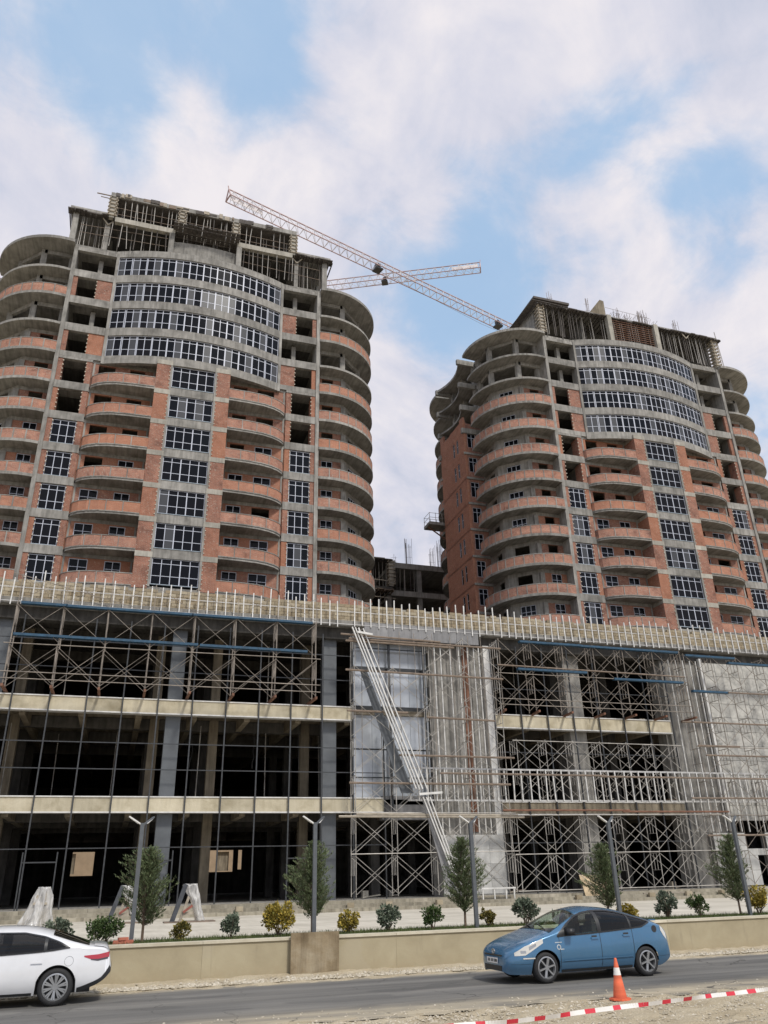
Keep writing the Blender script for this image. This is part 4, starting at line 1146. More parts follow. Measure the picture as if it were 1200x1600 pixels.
# ------------------------------------------------------------------ cranes
def crane(label, base, tip, root_ext, z, hgt, name='tower_crane'):
    bx_, by_ = base; dx, dy = tip[0] - bx_, tip[1] - by_; L = math.hypot(dx, dy); ang = math.atan2(dy, dx)
    t = thing(name, label, 'crane', (bx_, by_, 0), ang)
    # lattice mast
    m = MB(); w = .9
    for sx in (-w, w):
        for sy in (-w, w): m.tube((sx, sy, 0), (sx, sy, z), .1, 4)
    k = 0.0; i = 0
    while k < z - 2:
        for (a, b) in (((-w, -w), (w, -w)), ((w, -w), (w, w)), ((w, w), (-w, w)), ((-w, w), (-w, -w))):
            p, q = (a, b) if i % 2 else (b, a)
            m.tube((*p, k), (*q, k + 2), .05, 4)
        k += 2; i += 1
    m.build('mast', 'crane_red', t)
    m = MB()
    for sx in (-.5, .5):
        for sy in (-.5, .5): m.tube((sx, sy, z), (0, 0, z + 5.5), .09, 4)
    m.build('cat_head', 'crane_red', t)
    m = MB(); m.box(-.6, .9, -1.9, -1.0, z - 1.9, z - .1); m.build('cab', 'crane_white', t)
    # jib in sections: two bottom chords, one top chord, lattice
    W, Hj = .65, hgt; n = int(L // 6)
    sec = (L - 1.0) / n
    ch = MB()
    ch.tube((0, -W, 0), (sec, -W, 0), .075, 5); ch.tube((0, W, 0), (sec, W, 0), .075, 5); ch.tube((0, 0, Hj), (sec, 0, Hj), .085, 5)
    chm = ch.mesh('jib_chord', 'crane_red')
    la = MB(); nb = 5; s = sec / nb
    for i in range(nb):
        for sy in (-W, W):
            la.tube((i * s, sy, 0), (i * s + s / 2, 0, Hj), .036, 4); la.tube((i * s + s / 2, 0, Hj), (i * s + s, sy, 0), .036, 4)
        la.tube((i * s, -W, 0), (i * s + s, W, 0), .03, 4); la.tube((i * s, -W, 0), (i * s, W, 0), .036, 4)
    lam = la.mesh('jib_lattice', 'crane_white')
    for i in range(n):
        put('jib_chord', chm, t, (1.0 + i * sec, 0, z)); put('jib_lattice', lam, t, (1.0 + i * sec, 0, z))
    m = MB()
    m.tube((L, -W, 0 + z), (L, W, z), .09, 5); m.tube((L, -W, z), (L, 0, z + Hj), .08, 5); m.tube((L, W, z), (L, 0, z + Hj), .08, 5); m.tube((L, 0, z + Hj), (L + .1, 0, z + Hj + .5), .06, 4)
    m.build('jib_tip', 'crane_red', t)
    m = MB()
    for i in range(9): m.tube((L - 4.5 + i * .5, -W + .05, z + .1), (L - 4.5 + i * .5, -.08, z + Hj * .9), .03, 4)
    m.box(L - 4.6, L - .4, -.4, -.36, z + .35, z + .95); m.build('jib_plate', 'crane_white', t)
    # pendant, trolley, counter-jib
    m = MB(); m.tube((0, 0, z + 5.4), (-root_ext, 0, z + .6), .04, 4); m.build('pendant', 'crane_red', t)
    for f in (.62, .24):
        m = MB(); m.box(L * f - .5, L * f + .5, -.55, .55, z - .35, z - .12); m.box(L * f - .3, L * f + .3, -.3, .3, z + .2, z + .7); m.build('trolley', 'black_plastic', t)
    m = MB(); m.tube((L * .62, 0, z - .3), (L * .3, 0, z - 1.2), .02, 4); m.tube((L * .3, 0, z - 1.2), (0, 0, z - .6), .02, 4); m.build('hoist_rope', 'rebar', t)
    m = MB(); m.tube((0, -.7, z), (-root_ext, -.7, z), .09, 5); m.tube((0, .7, z), (-root_ext, .7, z), .09, 5)
    for i in range(6): m.tube((-root_ext * i / 6, -.7, z), (-root_ext * (i + 1) / 6, .7, z), .05, 4)
    m.build('counter_jib', 'crane_red', t)
    m = MB(); m.box(-root_ext, -root_ext + 2, -.9, .9, z - 1.6, z + .6); m.build('counterweight', 'concrete_pale', t)
crane('tower crane behind the right tower, long red and white jib slanting across the sky', (58.5, 86.5), (5.0, 70.0), 11, 74.9, 1.45)
crane('tower crane behind the left tower, jib pointing right into the gap', (10.0, 106.5), (46.8, 88.4), 10, 90.6, 1.6)

# ------------------------------------------------------------------ scaffolding
def frame_mesh(h, depth, mat, r=.026):
    m = MB()
    m.tube((0, 0, 0), (0, 0, h), r, 5); m.tube((0, depth, 0), (0, depth, h), r, 5)
    m.tube((0, 0, h - .08), (0, depth, h - .08), r, 5); m.tube((0, 0, h * .5), (0, depth, h * .5), r * .8, 4)
    m.tube((0, depth * .35, h - .08), (0, depth * .35, h * .5), r * .7, 4); m.tube((0, depth * .65, h - .08), (0, depth * .65, h * .5), r * .7, 4)
    return m.mesh('frame', mat)
def scaffold(label, x0, bay, n, y, z0, tiers, h, depth=.95, mat='scaffold', skip=(), blue=(), rails=(), r=.026, rear=True, group='scaffolds on the podium front'):
    t = thing('scaffold', label, 'scaffold', (x0, y, z0), 0, group)
    fm = frame_mesh(h, depth, mat, r)
    bm = MB()
    bm.tube((0, -.03, .12), (bay, -.03, h - .12), .017, 4); bm.tube((0, -.06, h - .12), (bay, -.06, .12), .017, 4)
    bm = bm.mesh('cross_brace', mat)
    for j in range(tiers):
        for i in range(n + 1):
            if (i, j) in skip: continue
            put('frame', fm, t, (i * bay + random.uniform(-.03, .03), 0, j * h), (0, random.uniform(-.008, .008), 0))
            if i < n and (i + 1, j) not in skip:
                put('cross_brace', bm, t, (i * bay, 0, j * h))
                if rear and (rear is True or j == 0): put('cross_brace', bm, t, (i * bay, depth + .08, j * h))
    L = n * bay
    for z in rails:
        m = MB(); m.tube((-.3, -.06, z), (L + .3, -.06, z + random.uniform(-.06, .06)), .026, 5); m.build('ledger', mat, t)
    for z, a, b in blue:
        m = MB(); m.box(a, b, -.16, .12, z, z + .13); m.build('blue_plank', 'blue_paint', t)
    return t
# hanging scaffold in front of the top floor, left wing
t = scaffold('eight-frame scaffold with blue planks hung before the top floor of the left wing', -6.15, 2.36, 7, 44.62, 11.75, 2, 2.25,
             mat='scaffold', blue=((4.38, 0.2, 2.55), (4.36, 2.5, 9.3), (4.36, 9.25, 16.3), (2.62, .1, 9.7), (2.60, 9.8, 16.0)), rails=(.35, .7, 2.2), r=.036, rear=2)
for i in range(8):
    m = MB(); m.bar((i * 2.36, -.35, -.06), (i * 2.36, 2.2, .0), .12, .14); m.build('outrigger', 'rust', t)
m = MB(); m.tube((-.5, .5, 6.3), (7.5, .6, 4.5), .02, 4); 
for i in range(8): m.tube((i * 2.36 + .05, .05, 4.5), (i * 2.36 + .05, .05, 6.1), .026, 4)
for i in range(7): m.tube((i * 2.36, .05, 4.6), (i * 2.36 + 2.36, .05, 6.0), .016, 4); m.tube((i * 2.36, .05, 6.0), (i * 2.36 + 2.36, .05, 4.6), .016, 4)
m.build('upper_guard', 'scaffold', t)
# dense scaffold before the entrance bay
t = scaffold('tall dense scaffold covering the pale entrance bay beside the slanting steel', 12.75, 2.35, 4, 44.55, 1.35, 7, 2.08,
             skip=((1, 6),), rails=(2.1, 4.2), mat='scaffold_pale', r=.025)
for z, a, b in ((14.25, -.9, 5.5), (14.0, -.4, 9.6), (13.86, -.6, 6.4), (12.1, -.6, 9.6), (9.72, -.5, 3.2), (9.5, 4.4, 8.8), (7.3, 2.6, 9.9), (5.75, -.4, 9.5), (4.0, -1.0, 10.2), (4.12, 0, 9.8)):
    m = MB(); m.tube((a, -.12, z), (b, -.14, z - random.uniform(.0, .12)), .06, 6); m.build('timber_pole', 'timber' if random.random() < .7 else 'timber_pale', t)
m = MB()
for x in (.55, 1.75, 3.0, 4.0, 5.2, 6.5, 7.6, 8.5):
    m.tube((x, random.uniform(.2, .9), 5), (x, random.uniform(.2, .9), 14.8), .022, 4)
m.build('standard', 'scaffold', t)
m = MB()
for x in (2.65, 4.95):
    m.box(x - .07, x + .07, 1.5, 1.6, 4.4, 14.4)
for z in (6.2, 10.3, 12.7, 13.9): m.box(.4, 5.3, 1.52, 1.58, z, z + .07)
m.build('black_rail', 'mullion', t)
# right wing
t = scaffold('scaffold with blue planks hung before the top floor of the right wing', 22.3, 2.3, 6, 44.6, 11.55, 2, 2.25,
             blue=((4.3, 1.5, 6.0), (4.28, 6, 13.6), (2.5, 1.2, 6.2), (2.2, 8.2, 13.6)), rails=(.3, .65, 2.25), r=.03)
for i in range(7):
    m = MB(); m.bar((i * 2.3 - .3, -.9, -.2), (i * 2.3 + .6, 2.2, .02), .12, .12); m.build('outrigger', 'rust', t)
m = MB(); m.tube((-.2, -.1, 2.75), (13.8, -.1, 2.65), .05, 5); m.build('timber_pole', 'timber', t)
t = scaffold('low scaffold standing on the second floor of the right wing', 23.2, 1.95, 6, 45.0, 6.35, 2, 1.75, rails=(3.4,), mat='scaffold_pale', r=.024)
t = scaffold('two-tier scaffold with crossed braces at the foot of the right wing', 22.5, 2.35, 6, 44.5, 1.3, 2, 2.05, rails=(.1, 2.0, 4.1), mat='scaffold_pale', r=.024)
for z, a, b in ((4.35, -1, 7.5), (4.28, 7, 14.8), (6.35, -4.8, 6.2), (6.3, 5.8, 20)):
    m = MB(); m.tube((a, -.35, z), (b, -.35, z), .055, 6); m.build('timber_pole', 'timber' if z > 6 else 'rust', t)
t = scaffold('tall scaffold wrapping the far right pier and its mottled stone wall', 36.3, 2.2, 6, 44.5, 1.3, 7, 2.08, rails=(4.1, 8.3), mat='scaffold', r=.023, rear=False,
             blue=((14.35, .1, 4.2), (14.0, 3.6, 10), (11.9, .2, 3.1)))
for z, a, b in ((11.95, 3, 13), (9.85, -1.2, 13), (8.35, -.3, 3.0), (7.75, .2, 13), (5.1, -1.5, 13), (2.9, -.8, 9)):
    m = MB(); m.tube((a, -.2, z), (b, -.22, z), .055, 6); m.build('timber_pole', 'timber', t)
# slanting bundle of steel channels
t = thing('slanting_steel_channels', 'bright bundle of steel channels slanting down across the entrance bay', 'steel frame', (12.75, 44.2, 0))
P0, P1 = Vector((-.25, .0, 16.0)), Vector((3.45, .0, 6.8)); P2, P3 = Vector((3.35, 0, 6.35)), Vector((5.75, 0, 1.55))
for o_, w_ in ((0, .07), (.2, .06), (.42, .08), (.72, .06)):
    m = MB(); m.bar(P0 + Vector((o_, o_ * .2, 0)), P1 + Vector((o_, o_ * .2, 0)), .11, w_); m.build('channel', 'steel_white', t)
for o_ in (0, .2, .42):
    m = MB(); m.bar(P2 + Vector((o_ + .5, 0, 0)), P3 + Vector((o_ * .6, 0, 0)), .10, .06); m.build('channel', 'steel_white', t)
m = MB(); m.bar((3.6, -.05, 6.5), (5.0, -.05, 6.6), .14, .12); m.bar((.1, -.05, 15.7), (1.0, -.05, 15.6), .12, .12); m.build('joint_plate', 'steel_white', t)
m = MB(); m.add([(.35, .5, 13.6), (.75, .5, 13.6), (3.5, .5, 6.6), (2.75, .5, 6.6), (.35, .56, 13.6), (.75, .56, 13.6), (3.5, .56, 6.6), (2.75, .56, 6.6)],
                [(0, 1, 2, 3), (7, 6, 5, 4), (0, 4, 5, 1), (1, 5, 6, 2), (2, 6, 7, 3), (3, 7, 4, 0)]); m.build('dark_web', 'column_clad', t)
m = MB(); m.add([(3.9, .2, 6.2), (4.2, .2, 6.2), (5.7, .2, 1.5), (5.2, .2, 1.5), (3.9, .26, 6.2), (4.2, .26, 6.2), (5.7, .26, 1.5), (5.2, .26, 1.5)],
                [(0, 1, 2, 3), (7, 6, 5, 4), (0, 4, 5, 1), (1, 5, 6, 2), (2, 6, 7, 3), (3, 7, 4, 0)]); m.build('dark_web', 'cladding_grey', t)

# ------------------------------------------------------------------ street lamps
lp = []
for i, (u, pos) in enumerate(((.83, 'leftmost lamp post, behind the boot of the white car'), (5.78, 'lamp post above the stained concrete slab'),
                    (10.8, 'lamp post just left of the blue car'), (15.8, 'lamp post behind the roof of the blue car'), (20.85, 'rightmost lamp post by the far right conifer'))):
    t = thing('street_lamp', 'grey twin-arm ' + pos, 'street lamp', (u, 24.6, .78), 0, 'twin-arm lamp posts along the planting bed')
    m = MB(); m.box(-.055, .055, -.055, .055, 0, 3.02); m.box(-.13, .13, -.13, .13, 0, .03); m.build('pole', 'lamp_grey', t)
    for s in (-1, 1):
        m = MB(); m.bar((s * .03, 0, 2.98), (s * (.38 if s < 0 else .30), -.05 if s < 0 else .15, 3.19), .075, .035); m.build('lamp_head', 'lamp_white' if s < 0 else 'lamp_grey', t)
        m = MB(); m.bar((s * .12, 0, 3.005), (s * (.34 if s < 0 else .27), -.045 if s < 0 else .14, 3.145), .05, .012); m.build('lamp_lens', 'lamp_white', t)

# ------------------------------------------------------------------ plants
def leaf_cloud(rnd, n, fn, size, flat=.35):
    m = MB()
    for i in range(n):
        p, d = fn(rnd)
        L = size * rnd.uniform(.6, 1.3); w = L * flat
        a = Vector((rnd.gauss(0, 1), rnd.gauss(0, 1), rnd.gauss(0, 1))).normalized()
        d = (Vector(d) + a * .7).normalized(); s = d.cross(a)
        if s.length < .05: continue
        s = s.normalized() * w; p = Vector(p)
        m.add([tuple(p), tuple(p + d * L * .5 + s), tuple(p + d * L), tuple(p + d * L * .5 - s)], [(0, 1, 2, 3)])
    return m
def shrub(label, x, y, h, w, leaf, seed, n=1500, size=.07, shape='round', trunk=.25):
    rnd = random.Random(seed)
    t = thing('shrub', label, 'shrub', (x, y, .78), 0, 'clipped shrubs in the planting bed')
    st = MB(); tips = []
    for i in range(9):
        a = rnd.uniform(0, 2 * PI); rr = w * .5 * rnd.uniform(.3, .85); zz = h * rnd.uniform(.4, .92)
        p = (rr * .35 * math.cos(a), rr * .35 * math.sin(a), h * trunk * .9); q = (rr * math.cos(a), rr * math.sin(a), zz)
        st.tube((rnd.uniform(-.04, .04), rnd.uniform(-.04, .04), 0), p, .018, 4, .013); st.tube(p, q, .013, 4, .006); tips.append(q)
    st.build('stem', 'bark', t)
    clumps = []; tilt = rnd.uniform(-.12, .12)
    cz = h * (1 + trunk) / 2; rz = h * (1 - trunk) / 2
    for i in range(34):
        while True:
            v = Vector((rnd.uniform(-1, 1), rnd.uniform(-1, 1), rnd.uniform(-1, 1)))
            if .35 < v.length < 1: break
        st_ = rnd.uniform(.75, 1.3); clumps.append((Vector((v.x * w * .42 * st_ + tilt * v.z * w, v.y * w * .42, cz + v.z * rz * (.9 if st_ < 1.15 else 1.15))), w * rnd.uniform(.07, .17)))
    def fn(r):
        c, s = r.choice(clumps); d = Vector((r.gauss(0, 1), r.gauss(0, 1), r.gauss(0, 1))).normalized()
        p = c + d * s * r.random() ** .4; o = (p - Vector((0, 0, cz * .6))).normalized()
        return p, o + d
    leaf_cloud(rnd, n, fn, size).build('crown', leaf, t)
# x in the picture, base and top rows, width -> on the bed at y = 25.2
def bed_x(px, py=1440, y=25.2):
    d = CR * ((px - 600) / 1230) - CU * ((py - 800) / 1230) + CF
    return d.x * y / d.y
SH = [('large dark green round shrub behind the tail of the white car', .12, 24.9, .62, .80, 'leaf_green', 1900, .06),
      ('bluish green low shrub half hidden behind the white car roof', -1.0, 25.3, .62, .62, 'leaf_grey', 1200, .06),
      ('small yellow-green shrub in front of the middle wrapped sculpture', 2.15, 25.0, .42, .44, 'leaf_olive', 800, .06),
      ('grey-green upright shrub left of the big yellow bush', 3.52, 25.2, .58, .50, 'leaf_grey', 1000, .065),
      ('big bright yellow shrub left of the second conifer', 4.88, 25.1, .80, .86, 'leaf_yellow', 2000, .07),
      ('small yellow shrub just right of the stained concrete slab', 6.95, 25.2, .56, .58, 'leaf_yellow', 1100, .065),
      ('grey-green leafy shrub above the middle of the wall', 8.2, 25.2, .68, .60, 'leaf_grey', 1200, .07),
      ('dark green compact shrub left of the third conifer', 9.6, 25.2, .60, .58, 'leaf_green', 1200, .06),
      ('small ragged olive shrub just right of the third lamp post', 11.45, 25.2, .52, .42, 'leaf_olive', 800, .06),
      ('tall grey-leaved shrub behind the bonnet of the blue car', 12.75, 25.2, .72, .66, 'leaf_grey', 1200, .075),
      ('low yellow shrub behind the tail of the blue car', 16.45, 25.2, .48, .56, 'leaf_yellow', 1000, .065),
      ('round silvery grey shrub right of the blue car', 18.1, 25.3, .75, .68, 'leaf_grey', 1300, .07),
      ('mid green shrub left of the last conifer', 19.45, 25.4, .62, .62, 'leaf_green', 1300, .06),
      ('golden shrub at the right edge beyond the last lamp', 21.75, 25.2, .80, .85, 'leaf_yellow', 1600, .07)]
for i, (lab, x, y, h, w, leaf, n, sz) in enumerate(SH): shrub(lab, x, y, h * 1.06, w * 1.14, leaf, 100 + i, int(n * 1.3), sz * 1.08)
def spiky():
    t = thing('spiky_plant', 'low grey-green plant of upright strap leaves behind the blue car roof', 'plant', (14.0, 25.3, .78))
    rnd = random.Random(9); m = MB()
    for i in range(26):
        a = rnd.uniform(0, 2 * PI); l = rnd.uniform(.3, .52); tl = rnd.uniform(.1, .42); w = .028
        b = Vector((math.cos(a), math.sin(a), 0)); s = Vector((-b.y, b.x, 0)) * w; x0 = Vector((rnd.uniform(-.2, .2), rnd.uniform(-.1, .1), 0))
        p1 = x0 + b * tl * .4 * l + Vector((0, 0, l * .6)); p2 = x0 + b * tl * l + Vector((0, 0, l))
        m.add([tuple(x0 - s * .6), tuple(x0 + s * .6), tuple(p1 + s), tuple(p1 - s), tuple(p2)], [(0, 1, 2, 3), (3, 2, 4)])
    m.build('leaf', 'leaf_grey', t)
    m = MB(); m.tube((0, 0, 0), (0, 0, .12), .05, 6, .03); m.build('stem', 'bark', t)
spiky()
def conifer(label, x, y, h, w, seed):
    rnd = random.Random(seed)
    t = thing('conifer_tree', label, 'tree', (x, y, .78), 0, 'young conifers along the planting bed')
    tr = MB(); px = Vector((0, 0, 0))
    bend = [(rnd.uniform(-.03, .03), rnd.uniform(-.03, .03)) for _ in range(7)]
    spine = [Vector((bend[i][0] * i * .4, bend[i][1] * i * .4, h * .97 * i / 6)) for i in range(7)]
    for i in range(6): tr.tube(spine[i], spine[i + 1], .035 * (1 - i / 7) + .006, 6, .035 * (1 - (i + 1) / 7) + .006)
    fo = MB(); lean = rnd.uniform(0, 6.3)
    def at(z): 
        f = min(5.999, z / (h * .97) * 6); i = int(f); return spine[i].lerp(spine[i + 1], f - i)
    z = h * .17
    while z < h:
        f = (z - h * .17) / (h * .83)
        R0 = w * .60 * (math.sin(min(1, f * 2.6 + .35) * PI / 2)) * (1 - f) ** .62 + .03
        for j in range(5 if f < .85 else 3):
            a = rnd.uniform(0, 2 * PI); L = R0 * rnd.uniform(.4, 1.45) * (1 + .22 * math.sin(a + lean + 3 * f)); up = rnd.uniform(.45, .95)
            b = Vector((math.cos(a), math.sin(a), up)); b.normalize(); o = at(z)
            tr.tube(o, o + b * L * 1.2, .008, 3, .003)
            nt = int(14 + L * 52)
            for q in range(nt):
                s = rnd.uniform(.12, 1.0) ** .8; p = o + b * (L * 1.25 * s) + Vector((rnd.gauss(0, .022), rnd.gauss(0, .022), rnd.gauss(0, .022)))
                d = (b + Vector((rnd.gauss(0, .55), rnd.gauss(0, .55), rnd.uniform(.0, .8)))).normalized()
                ll = rnd.uniform(.05, .10); sd_ = d.cross(Vector((rnd.gauss(0, 1), rnd.gauss(0, 1), rnd.gauss(0, 1))))
                if sd_.length < .01: continue
                sd_ = sd_.normalized() * ll * .16
                fo.add([tuple(p - sd_), tuple(p + sd_), tuple(p + d * ll)], [(0, 1, 2)])
        z += h * .013 * rnd.uniform(.7, 1.3)
    tr.build('trunk', 'bark', t); fo.build('crown', 'leaf_conifer', t)
for lab, x, h, w, sd_ in (('first conifer from the left, beside the leftmost lamp post', 1.15, 2.4, 1.15, 31), ('second conifer, behind the lamp post over the stained slab', 5.95, 2.5, 1.12, 32),
                    ('third conifer, before the pale tiled plinth of the pier', 10.83, 2.6, 1.08, 33), ('fourth conifer, behind the roof of the blue car', 15.98, 2.35, 1.0, 34),
                    ('last conifer on the right, beside the rightmost lamp post', 21.25, 2.6, 1.05, 35)):
    conifer('young green ' + lab, x, 25.55, h, w, sd_)

# ------------------------------------------------------------------ wrapped sculptures on the terrace
def drape(rnd, path_l, path_r, z0, z1, depth, n=30, k=64):
    """plastic film hanging in folds over a form"""
    m = MB(); vs = []
    ph = [rnd.uniform(0, 6.3) for _ in range(6)]
    tw = [rnd.uniform(-1.2, 1.2) for _ in range(6)]
    for j in range(n + 1):
        f = j / n; z = z0 + (z1 - z0) * f
        xl = np.interp(f, *path_l); xr = np.interp(f, *path_r); cx, rx = (xl + xr) / 2, (xr - xl) / 2; ry = depth * (1 - .6 * f)
        for i in range(k):
            a = 2 * PI * i / k
            cr = 1 + .13 * math.sin(5 * a + tw[0] * f + ph[0]) + .07 * math.sin(9 * a + tw[1] * 2 * f + ph[1]) + .05 * math.sin(15 * a - tw[2] * 3 * f + ph[2]) + .04 * math.sin(14 * f + 3 * a + ph[3]) + rnd.uniform(-.006, .006)
            cr *= 1 + (.10 * math.sin(3 * a + ph[4]) if j < 3 else 0)
            vs.append((cx + rx * cr * math.cos(a), ry * cr * math.sin(a), z + .05 * math.sin(4 * a + ph[5]) * (1 if j == n else .2)))
    fs = [(j * k + i, j * k + (i + 1) % k, (j + 1) * k + (i + 1) % k, (j + 1) * k + i) for j in range(n) for i in range(k)]
    vs.append(((np.interp(1, *path_l) + np.interp(1, *path_r)) / 2, 0, z1 + .03)); fs += [(n * k + i, n * k + (i + 1) % k, len(vs) - 1) for i in range(k)]
    return m.add(vs, fs)
def sculpture(label, x, y, kind, seed):
    rnd = random.Random(seed)
    t = thing('wrapped_sculpture', label, 'sculpture', (x, y, .74), 0, 'sculptures wrapped in plastic on the terrace')
    if kind == 0:
        drape(rnd, ([0, .3, .7, 1], [-.95, -.62, -.38, -.2]), ([0, .5, .8, 1], [.62, .52, .5, .34]), .02, 1.62, .5).build('plastic_wrap', 'plastic_sheet', t, smooth=True)
        m = MB(); m.box(-.45, .35, -.2, .2, 0, .12); m.bar((-.6, -.1, .1), (-.1, -.1, 1.3), .12, .2); m.bar((.35, 0, .1), (.2, 0, 1.45), .14, .2); m.build('stand', 'timber_pale', t)
        m = MB(); m.box(-.3, .3, -.28, .3, .92, 1.02); m.build('tie_band', 'timber_pale', t)
    else:
        m = MB(); m.bar((-.72, 0, .02), (-.18, 0, 1.62), .3, .2); m.build('dark_leg', 'slab_dark', t)
        m = MB(); m.bar((-.35, .05, .02), (.02, .05, 1.1), .12, .12); m.bar((.45, .05, .02), (.1, .05, 1.1), .12, .12); m.bar((-.2, .05, .35), (.35, .05, .4), .1, .12); m.build('stand', 'timber_pale', t)
        m = MB(); m.bar((-.22, -.05, .42), (.2, -.05, .70), .11, .1); m.build('red_cross_piece', 'stand_red', t)
        drape(rnd, ([0, .25, .55, .8, 1], [.42, .30, .16, -.10, -.28]), ([0, .3, .75, 1], [.82, .66, .50, .36]), .06, 1.60, .22).build('plastic_wrap', 'plastic_sheet', t, smooth=True)
        m = MB(); m.box(-1.1, 1.3, -.5, .5, 0, .05); m.build('pallet', 'timber', t)
    return t
def terr(px, py, z=.74):
    d = CR * ((px - 600) / 1230) - CU * ((py - 800) / 1230) + CF
    k = (z - 2.25) / d.z; return d.x * k, d.y * k
for (px, py, kind, lab) in ((58, 1449, 0, 'leftmost plastic-wrapped sculpture, tent-shaped, behind the white car'), (192, 1443, 1, 'middle plastic-wrapped sculpture with a dark slab leg, left of the first conifer'),
                            (292, 1441, 1, 'right plastic-wrapped sculpture with a dark slab leg, right of the first conifer')):
    x, y = terr(px, py); sculpture(lab, x, y, kind, px).scale = (.88, .88, .9)
# small brick stack on the bed
t = thing('brick_stack', 'small stack of red bricks on the planting bed by the first lamp post', 'bricks', (.62, 24.35, .80))
bm_ = MB().box(-.125, .125, -.06, .06, 0, .065).mesh('brick', 'brick_plain')
for p in ((-.13, 0, 0, 0), (.135, .01, 0, .1), (-.12, .0, .066, .06), (.14, .02, .066, -.1), (.0, 0, .132, .3)): put('brick', bm_, t, p[:3], p[3])
# blocks, boards and rubbish along the steps
blk = MB(); blk.box(-.17, .17, -.12, .12, 0, .24); blk.box(-.12, .12, -.13, .13, .02, .22); blkm = blk.mesh('stone_block', 'sandstone')
for i, (px, lab) in enumerate(((374, 'left of the second conifer under a black mullion'), (548, 'under the first standard of the entrance scaffold'), (608, 'second under the entrance scaffold'), (686, 'at the foot of the slanting channels'),
                  (905, 'right of the leaning plywood board'), (1020, 'third from the right under the right scaffold'), (1078, 'second from the right under the right scaffold'), (1130, 'rightmost, beside the last conifer'))):
    d = CR * ((px - 600) / 1230) - CU * ((1408 - 800) / 1230) + CF
    o = put('stone_block_prop', blkm, None, (d.x * 43.6 / d.y, 43.6, .90), random.uniform(-.4, .4)); tag(o, 'pale sandstone block on the steps, ' + lab, 'block', 'blocks set under the scaffold feet')
t = thing('plywood_board', 'sheet of stained plywood leaning under the right scaffold', 'board', (27.2, 44.2, 1.06))
m = MB(); m.add([(-.9, 0, 0), (.9, 0, 0), (.9, .5, 1.05), (-.9, .5, 1.1), (-.9, .03, 0), (.9, .03, 0), (.9, .53, 1.05), (-.9, .53, 1.1)], [(0, 1, 2, 3), (7, 6, 5, 4), (0, 4, 5, 1), (1, 5, 6, 2), (2, 6, 7, 3), (3, 7, 4, 0)]); m.build('sheet', 'plywood', t)
m = MB(); m.bar((-.7, .3, 0), (-.7, .56, 1.0), .06, .06); m.bar((.6, .3, 0), (.6, .56, 1.0), .06, .06); m.build('batten', 'timber', t)
m = MB()
for i in range(5): m.box(-1.6 + i * .1, 1.5 - i * .15, i * .16, i * .16 + .12, .0 + (i % 2) * .03, .03 + (i % 2) * .03)
o = m.build('loose_planks', 'timber_pale', None, (31.6, 43.9, 1.06)); tag(o, 'bundle of pale planks lying on the steps under the right scaffold', 'planks')
t = thing('metal_trestle', 'low white metal trestle before the tiled pier plinth', 'trestle', (20.6, 44.0, 1.06))
m = MB()
for x in (-.8, -.1, .6, 1.1): m.box(x - .03, x + .03, -.03, .03, 0, .5)
m.build('leg', 'steel_white', t); MB().box(-.9, 1.2, -.05, .05, .5, .58).build('top_rail', 'steel_white', t)

